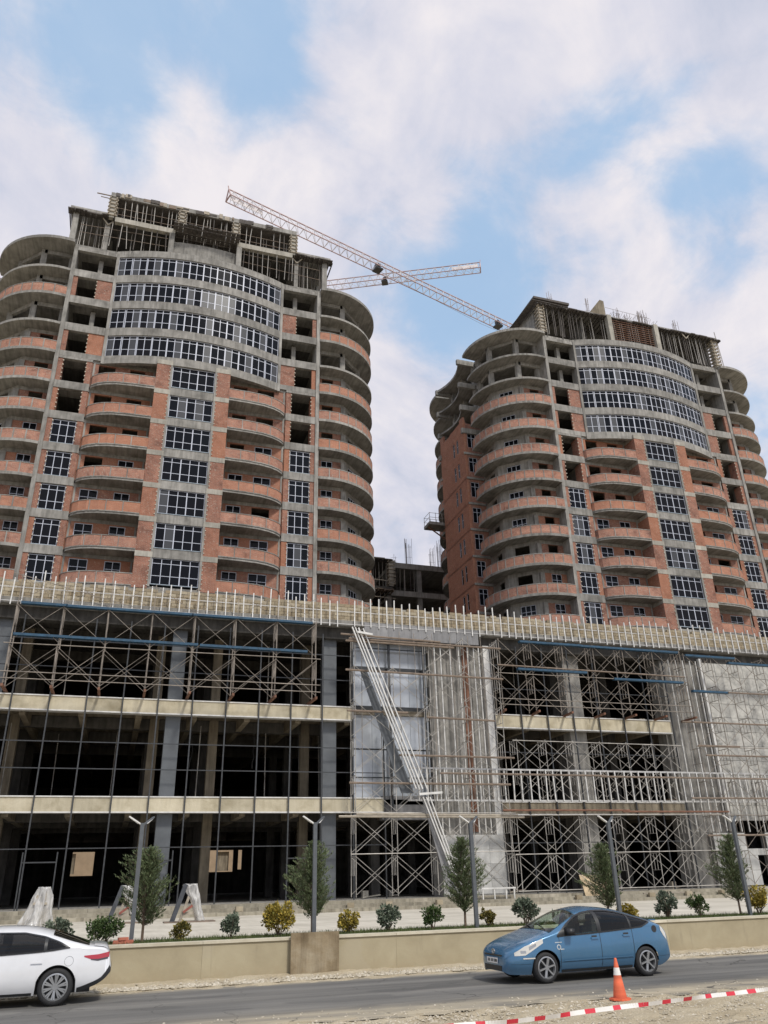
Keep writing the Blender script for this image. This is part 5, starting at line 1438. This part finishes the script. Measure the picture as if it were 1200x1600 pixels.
# ------------------------------------------------------------------ vehicles
class Car:
    """body surface S(x, t): t in -1..0 runs from the sill to the belt line, 0..1 from the belt to the roof centre"""
    def __init__(s, L, W, zr, zb, hw, zl, wheels, wr, arch, n_exp):
        s.L, s.W, s.zr, s.zbp, s.hw, s.zlp, s.wheels, s.wr, s.arch, s.ne = L, W, zr, zb, hw, zl, wheels, wr, arch, n_exp
    @staticmethod
    def sm(x, pts):
        xs, ys = [p[0] for p in pts], [p[1] for p in pts]
        if x <= xs[0]: return ys[0]
        if x >= xs[-1]: return ys[-1]
        i = max(j for j in range(len(xs)) if xs[j] <= x); i = min(i, len(xs) - 2)
        h = xs[i + 1] - xs[i]; t = (x - xs[i]) / h
        def sl(k):
            if k <= 0: return (ys[1] - ys[0]) / (xs[1] - xs[0])
            if k >= len(xs) - 1: return (ys[-1] - ys[-2]) / (xs[-1] - xs[-2])
            a, b = (ys[k] - ys[k - 1]) / (xs[k] - xs[k - 1]), (ys[k + 1] - ys[k]) / (xs[k + 1] - xs[k])
            return 0 if a * b <= 0 else 2 * a * b / (a + b)
        m0, m1 = sl(i) * h, sl(i + 1) * h
        return ys[i] * (2 * t**3 - 3 * t**2 + 1) + m0 * (t**3 - 2 * t**2 + t) + ys[i + 1] * (-2 * t**3 + 3 * t**2) + m1 * (t**3 - t**2)
    def low(s, x):
        z = s.sm(x, s.zlp)
        for w in s.wheels:
            d = abs(x - w)
            if d < s.arch: z = max(z, s.wr + math.sqrt(s.arch**2 - d * d))
        return z
    def S(s, x, t, off=0.0, side=-1):
        zb, zr, w = s.sm(x, s.zbp), s.sm(x, s.zr), s.sm(x, s.hw)
        n = s.sm(x, s.ne)
        if t <= 0:
            zl = s.low(x); z = zb + (zl - zb) * (-t)
            y = w * (1 + .035 * math.sin(PI * max(0, min(1, (z - .25) / max(.1, zb - .25))))) - .09 * max(0, (.42 - z) / .25) ** 1.6
        else:
            th = t * PI / 2
            y = w * max(0, math.cos(th)) ** (2 / n); z = zb + (zr - zb) * math.sin(th) ** (2 / n)
        if off:
            e = .01
            a = Vector(s.S(x + e, t)) - Vector(s.S(x - e, t)); b = Vector(s.S(x, min(1, t + e))) - Vector(s.S(x, max(-1, t - e)))
            nn = a.cross(b)
            if nn.length > 1e-9:
                nn.normalize()
                if nn.y > 0 and t < .95: nn = -nn
                if t >= .6 and nn.z < 0: nn = -nn
                return (x + nn.x * off, side * (y + -nn.y * off), z + nn.z * off)
        return (x, side * y, z)
    def t_of_z(s, x, z):
        zb, zr = s.sm(x, s.zbp), s.sm(x, s.zr)
        if z <= zb: return -(zb - z) / max(1e-4, zb - s.low(x))
        f = min(1, (z - zb) / max(1e-4, zr - zb)); return math.asin(f ** (s.sm(x, s.ne) / 2)) / (PI / 2)
    def body(s, cuts=()):
        xs = set(np.linspace(0, s.L, 240)); 
        for w in s.wheels:
            for q in np.linspace(-s.arch, s.arch, 21): xs.add(w + q)
            xs.add(w - s.arch - .004); xs.add(w + s.arch + .004)
        for q in (.01, .03, .06, .1): xs.add(q); xs.add(s.L - q)
        xs = sorted(xs); ts = [-1, -.88, -.75, -.6, -.45, -.3, -.15, -.05, 0] + [i / 36 for i in range(1, 37)]
        tt = ts + ts[::-1][1:]
        m = MB(); ring = []
        for x in xs:
            r = [s.S(x, t, side=-1) for t in ts] + [s.S(x, t, side=1) for t in ts[::-1][1:]]
            ring.append(r)
        k = len(ring[0]); vs = [p for r in ring for p in r]
        fs = []
        for i in range(len(xs) - 1):
            xm = (xs[i] + xs[i + 1]) / 2
            for j in range(k - 1):
                tm = (tt[j] + tt[j + 1]) / 2
                if tm > 0 and cuts:
                    zm = s.S(xm, tm)[2]
                    if any(c_(xm, tm, zm) for c_ in cuts): continue
                fs.append((i * k + j, (i + 1) * k + j, (i + 1) * k + j + 1, i * k + j + 1))
        fs += [tuple(range(k)), tuple((len(xs) - 1) * k + j for j in range(k))[::-1]]
        return m.add(vs, fs)
    def strip(s, x0, x1, zlo, zhi, off=.008, side=-1, nx=24, nz=8):
        """patch of the body side between two curves z(x)"""
        m = MB(); vs = []
        for i in range(nx + 1):
            x = x0 + (x1 - x0) * i / nx; a, b = zlo(x), zhi(x)
            for j in range(nz + 1): vs.append(s.S(x, s.t_of_z(x, a + (b - a) * j / nz), off, side))
        return m.add(vs, [(i * (nz + 1) + j, (i + 1) * (nz + 1) + j, (i + 1) * (nz + 1) + j + 1, i * (nz + 1) + j + 1) for i in range(nx) for j in range(nz)])
    def top(s, x0, x1, t0, off=.008, nx=16, nt=10):
        m = MB(); vs = []
        for i in range(nx + 1):
            x = x0 + (x1 - x0) * i / nx; ta = t0(x)
            row = [s.S(x, ta + (1 - ta) * j / nt, off, -1) for j in range(nt + 1)]; row += [(a, -b, c) for a, b, c in row[::-1][1:]]
            vs += row
        k = 2 * nt + 1
        return m.add(vs, [(i * k + j, (i + 1) * k + j, (i + 1) * k + j + 1, i * k + j + 1) for i in range(nx) for j in range(k - 1)])
def lerpf(*pts):
    xs, ys = [p[0] for p in pts], [p[1] for p in pts]
    return lambda x: float(np.interp(x, xs, ys))
def wheel(parent, x, y, r, side, spokes, w=.2):
    """side -1: outer face towards -y"""
    t = MB(); n = 36
    prof = [(r * .70, -w / 2), (r * .80, -w / 2 - .012), (r * .93, -w / 2), (r, -w / 2 + .035), (r, w / 2 - .035), (r * .93, w / 2), (r * .7, w / 2)]
    vs = [(a * math.cos(2 * PI * i / n), b, a * math.sin(2 * PI * i / n)) for i in range(n) for a, b in prof]; k = len(prof)
    t.add(vs, [(i * k + j, ((i + 1) % n) * k + j, ((i + 1) % n) * k + j + 1, i * k + j + 1) for i in range(n) for j in range(k - 1)])
    o = t.build('wheel', 'rubber', parent, (x, y, r), 0 if side < 0 else PI, smooth=True)
    m = MB(); vs = []
    for i in range(n):
        a = 2 * PI * i / n
        for rr, yy in ((r * .72, -w / 2 - .006), (r * .64, -w / 2 - .012), (r * .61, -w / 2 + .03), (r * .60, w / 2 - .02)): vs.append((rr * math.cos(a), yy, rr * math.sin(a)))
    m.add(vs, [(i * 4 + j, ((i + 1) % n) * 4 + j, ((i + 1) % n) * 4 + j + 1, i * 4 + j + 1) for i in range(n) for j in range(3)])
    for i in range(spokes):
        a = 2 * PI * i / spokes + .25
        for da, wd in (((-.1, .032), (.1, .032)) if spokes == 10 else ((0, .055),)):
            p0 = Vector((math.cos(a) * r * .12, -w / 2 + .012, math.sin(a) * r * .12)); p1 = Vector((math.cos(a + da) * r * .66, -w / 2 - .004, math.sin(a + da) * r * .66))
            m.bar(p0, p1, wd, .03) if abs(math.sin(a)) < .99 else m.bar(p0, p1, wd, .03)
    m.tube((0, -w / 2 - .012, 0), (0, -w / 2 + .05, 0), r * .16, 12)
    m.build('rim', 'rim_silver', o)
    m = MB(); m.tube((0, -w / 2 + .06, 0), (0, w / 2 - .03, 0), r * .62, 24); m.build('hub_shadow', 'black_plastic', o)
def arch_liner(c, x, r, half):
    m = MB(); n = 14
    for y0, y1 in ((-half + .015, -half + .34), (half - .34, half - .015)):
        vs = []
        for i in range(n + 1):
            a = PI * i / n
            for y in (y0, y1): vs.append((x + r * math.cos(a), y, c.wr + r * math.sin(a)))
        m.add(vs, [(2 * i, 2 * i + 1, 2 * i + 3, 2 * i + 2) for i in range(n)])
        yi = y1 if y0 < 0 else y0
        m.add([(x + r * math.cos(PI * i / n), yi, c.wr + r * math.sin(PI * i / n)) for i in range(n + 1)] , [tuple(range(n + 1))])
    return m

def win_cut(x0, x1, lo, hi, m=.014): return lambda x, t, z: x0 + m < x < x1 - m and lo(x) + m < z < hi(x) - m
def top_cut(x0, x1, t0, m=.03): return lambda x, t, z: x0 + .02 < x < x1 - .02 and t > t0(x) + m
def car_interior(par, off, xd, xf, xr, mat):
    def P(mb, name, mt, loc=(0, 0, 0)): return mb.build(name, mt, par, (off[0] + loc[0], off[1] + loc[1], loc[2]))
    m = MB(); m.add([(xd, -.68, .62), (xd + .42, -.68, .62), (xd + .40, -.68, .90), (xd + .05, -.68, .97), (xd, .68, .62), (xd + .42, .68, .62), (xd + .40, .68, .90), (xd + .05, .68, .97)],
                    [(0, 1, 2, 3), (7, 6, 5, 4), (0, 4, 5, 1), (1, 5, 6, 2), (2, 6, 7, 3), (3, 7, 4, 0)]); P(m, 'dashboard', 'black_plastic')
    def seat(x, y, w):
        m = MB()
        for i in range(8):
            f = i / 7; ww = w / 2 * (1 - .25 * f * f); m.box(x + .32 + f * .18 - .06, x + .32 + f * .18 + .07, y - ww, y + ww, .5 + f * .58 - .04, .5 + f * .58 + .05)
        m.box(x - .18, x + .34, y - w / 2, y + w / 2, .36, .54)
        P(m, 'seat', mat)
        m = MB(); m.box(x + .47, x + .58, y - .12, y + .12, 1.14, 1.32); P(m, 'headrest', mat)
    seat(xf, -.37, .48); seat(xf, .37, .48); seat(xr, -.34, .62); seat(xr, .34, .62)
    m = MB(); n = 16
    for i in range(n):
        a, b = 2 * PI * i / n, 2 * PI * (i + 1) / n
        m.tube((xd + .52 - .07 * math.sin(a), -.37 + .18 * math.cos(a), .93 + .17 * math.sin(a)), (xd + .52 - .07 * math.sin(b), -.37 + .18 * math.cos(b), .93 + .17 * math.sin(b)), .016, 5)
    m.tube((xd + .35, -.37, .86), (xd + .52, -.37, .93), .03, 6); P(m, 'steering_wheel', 'black_plastic')
def frame_ring(c, P, x0, x1, lo, hi, sd_, w=.03, off=.011):
    P(c.strip(x0, x1, lambda x: lo(x), lambda x: lo(x) + w, off, sd_, 40, 2), 'window_trim', 'black_plastic')
    P(c.strip(x0, x1, lambda x: max(lo(x) + .002, hi(x) - w), lambda x: hi(x), off, sd_, 40, 2), 'window_trim', 'black_plastic')
def blue_car():
    # wheel contacts of the near side on the road at (3.34,20.35) and (5.87,21.28) street coordinates
    t = thing('hatchback_car', 'blue five-door hatchback driving left on the road behind the cone', 'car', (9.65, 18.26, .03), R(1.8))
    c = Car(4.45, 1.725,
            zr=[(0, .50), (.03, .60), (.12, .70), (.4, .83), (.8, .955), (1.05, 1.03), (1.5, 1.26), (1.95, 1.43), (2.4, 1.49), (3.0, 1.44), (3.6, 1.30), (4.05, 1.14), (4.25, 1.05), (4.36, .93), (4.42, .75), (4.45, .62)],
            zb=[(0, .44), (.05, .52), (.3, .66), (.8, .82), (1.2, .90), (2.0, .93), (3.0, .98), (3.7, 1.02), (4.1, .99), (4.3, .86), (4.45, .55)],
            hw=[(0, .46), (.03, .565), (.1, .68), (.25, .778), (.6, .838), (1.2, .85), (3.4, .85), (3.9, .82), (4.2, .76), (4.36, .69), (4.45, .60)],
            zl=[(0, .25), (.1, .20), (.5, .19), (4.0, .20), (4.3, .30), (4.45, .42)],
            wheels=(.90, 3.60), wr=.312, arch=.355, n_exp=[(0, 3.2), (.9, 3.2), (1.3, 2.7), (2, 2.5), (3.5, 2.5), (4.3, 3.0)])
    Y0 = .86
    par = t
    off = (-.90, Y0 - .02, 0)     # car origin so that the front wheel contact is at the empty
    def P(mb, name, mat, sm=True): return mb.build(name, mat, t, off, 0, sm)
    bz = lambda x: c.sm(x, c.zbp)
    W1 = (1.30, 2.37, lambda x: bz(x) + .012 + max(0, .10 * (1.42 - x) / .12 if x < 1.42 else 0), lerpf((1.30, .985), (1.55, 1.145), (1.85, 1.30), (2.1, 1.37), (2.37, 1.40)))
    W2 = (2.38, 3.23, lambda x: bz(x) + .015, lerpf((2.38, 1.402), (2.7, 1.40), (3.0, 1.36), (3.23, 1.30)))
    W3 = (3.25, 3.80, lerpf((3.25, 1.015), (3.55, 1.045), (3.72, 1.085), (3.80, 1.13)), lerpf((3.25, 1.295), (3.5, 1.23), (3.80, 1.14)))
    ws, rs = lerpf((1.08, .34), (1.5, .46), (1.92, .56)), lerpf((3.45, .6), (4.15, .5))
    P(c.body([win_cut(*W1), win_cut(*W2), win_cut(*W3), top_cut(1.08, 1.92, ws), top_cut(3.45, 4.15, rs)]), 'body', 'paint_blue')
    car_interior(t, off, 1.22, 1.95, 2.85, 'seat_grey')
    for sd_ in (-1, 1):
        for Wn, nm, gm in ((W1, 'side_window', 'car_glass_green'), (W2, 'side_window', 'car_glass'), (W3, 'quarter_window', 'car_glass')):
            P(c.strip(Wn[0], Wn[1], Wn[2], Wn[3], .004, sd_), nm, gm)
        frame_ring(c, P, 1.24, 3.82, lambda x: bz(x) - .002 + (max(0, x - 3.55) * .32), lerpf((1.24, .945), (1.3, .99), (1.55, 1.152), (1.85, 1.307), (2.1, 1.376), (2.37, 1.408), (2.7, 1.405), (3.0, 1.366), (3.3, 1.289), (3.6, 1.205), (3.82, 1.135)), sd_)
        for xa, xb in ((2.325, 2.425), (3.215, 3.265)):
            P(c.strip(xa, xb, lambda x: bz(x), lerpf((2.3, 1.4), (2.7, 1.4), (3.0, 1.36), (3.3, 1.285)), .010, sd_, 3, 8), 'door_pillar', 'black_plastic')
        P(c.strip(1.24, 1.46, lambda x: bz(x), lerpf((1.24, .945), (1.3, .985), (1.46, 1.05)), .009, sd_, 6, 6), 'mirror_base', 'black_plastic')
        P(c.strip(.17, .86, lerpf((.17, .565), (.4, .575), (.86, .80)), lerpf((.17, .63), (.4, .745), (.86, .885)), .006, sd_), 'headlight', 'lens_clear')
        P(c.strip(.30, .42, lambda x: .615, lambda x: .665, .010, sd_, 6, 4), 'headlight_bulb', 'rim_silver')
        P(c.strip(.50, .68, lerpf((.5, .67), (.68, .75)), lerpf((.5, .74), (.68, .80)), .010, sd_, 6, 4), 'headlight_bulb', 'rim_silver')
        P(c.strip(.10, 4.36, lambda x: .40 if not any(abs(x - w) < .4 for w in c.wheels) else max(.40, c.low(x) + .002), lambda x: (.404 if not any(abs(x - w) < .4 for w in c.wheels) else max(.404, c.low(x) + .006)), .002, sd_, 60, 1), 'bumper_seam', 'black_plastic')
        P(c.strip(4.13, 4.30, lerpf((4.13, .93), (4.2, .82), (4.3, .72)), lerpf((4.13, 1.03), (4.2, .98), (4.3, .86)), .006, sd_), 'tail_light', 'lens_clear')
        P(c.strip(1.35, 3.2, lerpf((1.35, .42), (3.2, .43)), lerpf((1.35, .445), (3.2, .455)), .012, sd_), 'rub_strip', 'paint_blue')
        P(c.strip(1.30, 3.2, lambda x: .205, lambda x: .26, .014, sd_), 'sill_trim', 'black_plastic')
        for x0, z0 in ((2.13, .845), (3.0, .87)):
            P(c.strip(x0, x0 + .2, lambda x: z0 - .018, lambda x: z0 + .018, .03, sd_, 6, 2), 'door_handle', 'paint_blue')
            P(c.strip(x0 + .02, x0 + .16, lambda x: z0 + .02, lambda x: z0 + .055, .004, sd_, 6, 2), 'handle_recess', 'black_plastic')
        for xa in (1.28, 2.375, 3.27):
            P(c.strip(xa - .005, xa + .005, lambda x: max(.27, c.low(x) + .01), lambda x: bz(x), .003, sd_, 1, 16), 'door_seam', 'black_plastic')
        m = MB(); m.box(-.06, .09, -.1, .1, -.06, .07); P(m, 'mirror', 'black_plastic').location = (1.52 + off[0], off[1] + sd_ * .94, 1.0)
        for xw in c.wheels: wheel(t, xw + off[0], off[1] + sd_ * .755, c.wr, sd_, 6)
    # windscreen, rear screen
    P(c.top(1.08, 1.92, ws, .005), 'windscreen', 'car_glass_green')
    P(c.top(3.45, 4.15, rs, .005), 'rear_screen', 'car_glass')
    m = MB(); m.tube((1.1, -.55, 1.06), (1.25, .02, 1.14), .012, 4); m.tube((1.1, .1, 1.08), (1.25, .6, 1.13), .012, 4); P(m, 'wiper', 'black_plastic')
    m = MB(); m.box(4.0, 4.2, -.55, .55, 1.13, 1.16); P(m, 'spoiler', 'paint_blue', False)
    # nose: grille, plate, lower intake, emblem
    m = MB(); m.box(.00, .08, -.42, .42, .545, .575); P(m, 'grille', 'black_plastic', False)
    m = MB(); m.box(-.012, .06, -.42, .42, .26, .36); P(m, 'lower_intake', 'black_plastic', False)
    m = MB(); m.box(-.022, -.012, -.26, .26, .40, .51); P(m, 'number_plate', 'tape_white', False)
    m = MB()
    for i, y in enumerate((.19, .13, .04, -.02, -.1, -.16, -.21)): m.box(-.025, -.022, y - .02, y + .02, .425, .485)
    P(m, 'plate_characters', 'black_plastic', False)
    m = MB()
    for i in range(14):
        a, b = 2 * PI * i / 14, 2 * PI * (i + 1) / 14; m.bar((.02, .07 * math.cos(a), .63 + .045 * math.sin(a)), (.02, .07 * math.cos(b), .63 + .045 * math.sin(b)), .018, .018)
    m.bar((.02, -.06, .645), (.02, .06, .645), .014, .014); m.bar((.02, 0, .59), (.02, 0, .67), .014, .014)
    P(m, 'emblem', 'rim_silver', False)
    # filler hole and door sticker on the near side
    z = .97; x0 = 3.93
    m = MB(); pts = [c.S(x0 + .075 * math.cos(2 * PI * i / 18), c.t_of_z(x0 + .075 * math.cos(2 * PI * i / 18), z + .075 * math.sin(2 * PI * i / 18)), .006, -1) for i in range(18)]
    m.add(pts, [tuple(range(18))]); P(m, 'filler_recess', 'black_plastic', False)
    P(c.strip(1.16, 1.34, lambda x: .79, lambda x: .806, .005, -1, 4, 2), 'sticker', 'sticker_grey')
    m = MB(); vs = []; n = 18
    for i in range(n):
        for rr in (.034, .055):
            a = 2 * PI * i / n; xx, zz = 1.25 + rr * math.cos(a), .705 + rr * math.sin(a); vs.append(c.S(xx, c.t_of_z(xx, zz), .005, -1))
    m.add(vs, [(2 * i, 2 * i + 1, (2 * i + 3) % (2 * n), (2 * i + 2) % (2 * n)) for i in range(n)]); P(m, 'sticker', 'sticker_grey', False)
    P(c.strip(1.29, 1.38, lambda x: .65, lambda x: .67, .005, -1, 4, 2), 'sticker', 'sticker_grey')
    P(c.strip(.34, .62, lambda x: .50, lambda x: .525, .006, -1, 6, 2), 'bumper_trim', 'lens_clear')
    m = MB(); m.box(.35, 4.1, -.5, .5, .18, .6); m.box(1.35, 3.1, -.78, .78, .2, .5); P(m, 'underbody', 'black_plastic', False)
    for xw in c.wheels: P(arch_liner(c, xw, c.arch + .004, .83), 'wheel_arch', 'black_plastic', False)
    return t
blue_car()
def white_car():
    t = thing('fastback_car', 'white fastback saloon leaving the frame at the left edge', 'car', (-.74, 19.95, .03), R(.3))
    c = Car(4.78, 1.84,
            zr=[(0, .50), (.04, .62), (.2, .74), (.8, .88), (1.25, .98), (1.7, 1.22), (2.1, 1.40), (2.5, 1.47), (3.0, 1.455), (3.5, 1.36), (4.0, 1.20), (4.35, 1.085), (4.62, 1.05), (4.70, 1.0), (4.75, .85), (4.78, .7)],
            zb=[(0, .42), (.06, .54), (.4, .72), (1.2, .90), (2.2, .93), (3.2, .965), (3.9, 1.0), (4.4, .98), (4.62, .93), (4.72, .80), (4.78, .6)],
            hw=[(0, .5), (.05, .62), (.2, .76), (.6, .87), (1.3, .905), (3.7, .905), (4.2, .88), (4.5, .82), (4.68, .74), (4.78, .66)],
            zl=[(0, .26), (.15, .2), (4.0, .21), (4.45, .32), (4.65, .42), (4.78, .55)],
            wheels=(.95, 3.72), wr=.345, arch=.395, n_exp=[(0, 3.2), (1, 3.2), (1.6, 2.7), (2.4, 2.5), (3.6, 2.5), (4.5, 3.4)])
    off = (-3.72, .88, 0)
    def P(mb, name, mat, sm=True): return mb.build(name, mat, t, off, 0, sm)
    bz = lambda x: c.sm(x, c.zbp)
    W1 = (1.52, 2.48, lambda x: bz(x) + .028, lerpf((1.52, 1.0), (1.75, 1.13), (2.1, 1.275), (2.48, 1.335)))
    W2 = (2.50, 3.43, lambda x: bz(x) + .028, lerpf((2.50, 1.34), (3.0, 1.328), (3.43, 1.24)))
    W3 = (3.45, 3.87, lerpf((3.45, 1.005), (3.7, 1.03), (3.87, 1.055)), lerpf((3.45, 1.23), (3.7, 1.14), (3.87, 1.06)))
    ws, rs = lerpf((1.32, .36), (2.05, .55)), lerpf((3.55, .55), (4.0, .42), (4.30, .40))
    P(c.body([win_cut(*W1), win_cut(*W2), win_cut(*W3), top_cut(1.32, 2.05, ws), top_cut(3.55, 4.30, rs)]), 'body', 'paint_white')
    car_interior(t, off, 1.42, 2.1, 3.0, 'seat_grey')
    for sd_ in (-1, 1):
        for Wn, nm in ((W1, 'side_window'), (W2, 'side_window'), (W3, 'quarter_window')): P(c.strip(Wn[0], Wn[1], Wn[2], Wn[3], .004, sd_), nm, 'car_glass')
        frame_ring(c, P, 1.45, 3.92, lambda x: bz(x) + .008 + (max(0, x - 3.6) * .08), lerpf((1.45, .98), (1.7, 1.135), (2.1, 1.295), (2.5, 1.358), (3.0, 1.345), (3.4, 1.265), (3.7, 1.162), (3.92, 1.05)), sd_, .026)
        for xa, xb in ((2.45, 2.53), (3.41, 3.47)):
            P(c.strip(xa, xb, lambda x: bz(x) + .02, lerpf((2.4, 1.34), (2.6, 1.35), (3.0, 1.34), (3.47, 1.235)), .010, sd_, 3, 8), 'door_pillar', 'black_plastic')
        P(c.strip(4.22, 4.72, lerpf((4.22, .862), (4.4, .80), (4.72, .83)), lerpf((4.22, .885), (4.5, .895), (4.72, .93)), .006, sd_), 'tail_light', 'lens_red')
        P(c.strip(4.36, 4.70, lerpf((4.36, .80), (4.5, .775), (4.7, .80)), lerpf((4.36, .815), (4.5, .81), (4.7, .835)), .007, sd_), 'tail_light_lower', 'lens_dark')
        P(c.strip(.12, .55, lerpf((.12, .64), (.55, .70)), lerpf((.12, .69), (.55, .80)), .006, sd_), 'headlight', 'lens_clear')
        for x0, z0 in ((2.28, .80), (3.2, .80)): P(c.strip(x0, x0 + .22, lambda x: z0 - .015, lambda x: z0 + .015, .03, sd_, 6, 2), 'door_handle', 'paint_white')
        for xa in (1.45, 2.5): P(c.strip(xa - .004, xa + .004, lambda x: max(.27, c.low(x) + .01), lambda x: bz(x), .002, sd_, 1, 16), 'door_seam', 'lens_dark')
        P(c.strip(1.4, 3.28, lambda x: .215, lambda x: .265, .01, sd_), 'sill_trim', 'black_plastic')
        P(c.strip(4.14, 4.78, lambda x: c.low(x) + .002, lambda x: c.low(x) + .085 + max(0, x - 4.6) * .5, .008, sd_), 'bumper_trim', 'black_plastic')
        m = MB(); m.box(-.06, .1, -.1, .1, -.06, .07); P(m, 'mirror', 'paint_white').location = (1.72 + off[0], off[1] + sd_ * 1.0, 1.0)
        for xw in c.wheels: wheel(t, xw + off[0], off[1] + sd_ * .80, c.wr, sd_, 10, .22)
        m = MB(); vs = []; n = 22
        for i in range(n):
            for rr in (.085, .090):
                a = 2 * PI * i / n; xx, zz = 3.93 + rr * math.cos(a), .80 + rr * math.sin(a); vs.append(c.S(xx, c.t_of_z(xx, zz), .003, sd_))
        m.add(vs, [(2 * i, 2 * i + 1, (2 * i + 3) % (2 * n), (2 * i + 2) % (2 * n)) for i in range(n)]); P(m, 'fuel_flap_seam', 'lamp_grey', False)
    P(c.top(1.32, 2.05, ws, .005), 'windscreen', 'car_glass')
    P(c.top(3.55, 4.30, rs, .005), 'rear_screen', 'car_glass')
    P(c.top(4.40, 4.66, lerpf((4.40, .3), (4.66, .3)), .018, 6, 8), 'spoiler', 'paint_white')
    m = MB(); m.box(-.015, .08, -.5, .5, .3, .55); P(m, 'grille', 'black_plastic', False)
    m = MB(); m.box(.35, 4.4, -.5, .5, .19, .6); m.box(1.4, 3.25, -.82, .82, .21, .5); P(m, 'underbody', 'black_plastic', False)
    for xw in c.wheels: P(arch_liner(c, xw, c.arch + .004, .89), 'wheel_arch', 'black_plastic', False)
white_car()

# ------------------------------------------------------------------ traffic cone and barrier tape
def to_local(X, Y):        # street coordinates (camera heading) -> world
    psi = R(18.4); return X * math.cos(psi) + Y * math.sin(psi), -X * math.sin(psi) + Y * math.cos(psi)
x, y = to_local(4.3, 17.68)
t = thing('traffic_cone', 'orange traffic cone with a worn white collar at the road edge', 'cone', (x, y, .03))
m = MB(); n = 24
t.scale = (.9, .9, .9)
prof = [(.145, .03), (.135, .10), (.028, .76), (.02, .78)]
vs = [(r * math.cos(2 * PI * i / n), r * math.sin(2 * PI * i / n), z) for r, z in prof for i in range(n)]
m.add(vs, [(j * n + i, j * n + (i + 1) % n, (j + 1) * n + (i + 1) % n, (j + 1) * n + i) for j in range(3) for i in range(n)] + [tuple(3 * n + i for i in range(n))])
m.build('body', 'cone_orange', t, smooth=True)
m = MB(); r_ = lambda z: .135 - (.107) * (z - .10) / .66 + .003
vs = [(r_(z) * math.cos(2 * PI * i / n), r_(z) * math.sin(2 * PI * i / n), z) for z in (.46, .60) for i in range(n)]
m.add(vs, [(i, (i + 1) % n, n + (i + 1) % n, n + i) for i in range(n)]); m.build('collar', 'tape_white', t, smooth=True)
m = MB(); m.prism([(.23 * math.cos(2 * PI * i / 8 + .39), .23 * math.sin(2 * PI * i / 8 + .39)) for i in range(8)], 0, .035); m.build('base', 'cone_orange', t)

t = thing('barrier_tape', 'red and white striped barrier tape strung over the gravel, bottom right', 'tape', (0, 0, 0))
path = []
TA, TB = Vector((*terr(755, 1602, .5), .5)), Vector((*terr(1200, 1544, .5), .5))
TA.z += .06; TB.z += .03
E0, E1 = TA + (TA - TB) * .7, TB + (TB - TA) * .45
for i in range(260):
    f = i / 259; p = E0.lerp(E1, f); p.z -= .05 * math.sin(PI * f) + .008 * math.sin(f * 19); p.y += .03 * math.sin(f * 30); path.append(p)
reds, whites, acc, was = [], [], 0.0, None
for a, b in zip(path[:-1], path[1:]):
    acc += (b - a).length
    red = (acc % .48) < .17
    tw = .025 * math.sin(acc * 2.3) + .012 * math.sin(acc * 7)
    if red != was: (reds if red else whites).append(MB())
    was = red
    (reds if red else whites)[-1].add([(a.x, a.y, a.z - .027), (b.x, b.y, b.z - .027), (b.x, b.y + tw, b.z + .027), (a.x, a.y + tw, a.z + .027)], [(0, 1, 2, 3)])
[w_b.build('white_band', 'tape_white', t) for w_b in whites]; [r_b.build('red_band', 'tape_red', t) for r_b in reds]
for e in (E0, E1):
    m = MB(); m.tube((e.x, e.y, -.05), (e.x, e.y, .75), .02, 6); m.build('stake', 'rebar', t)
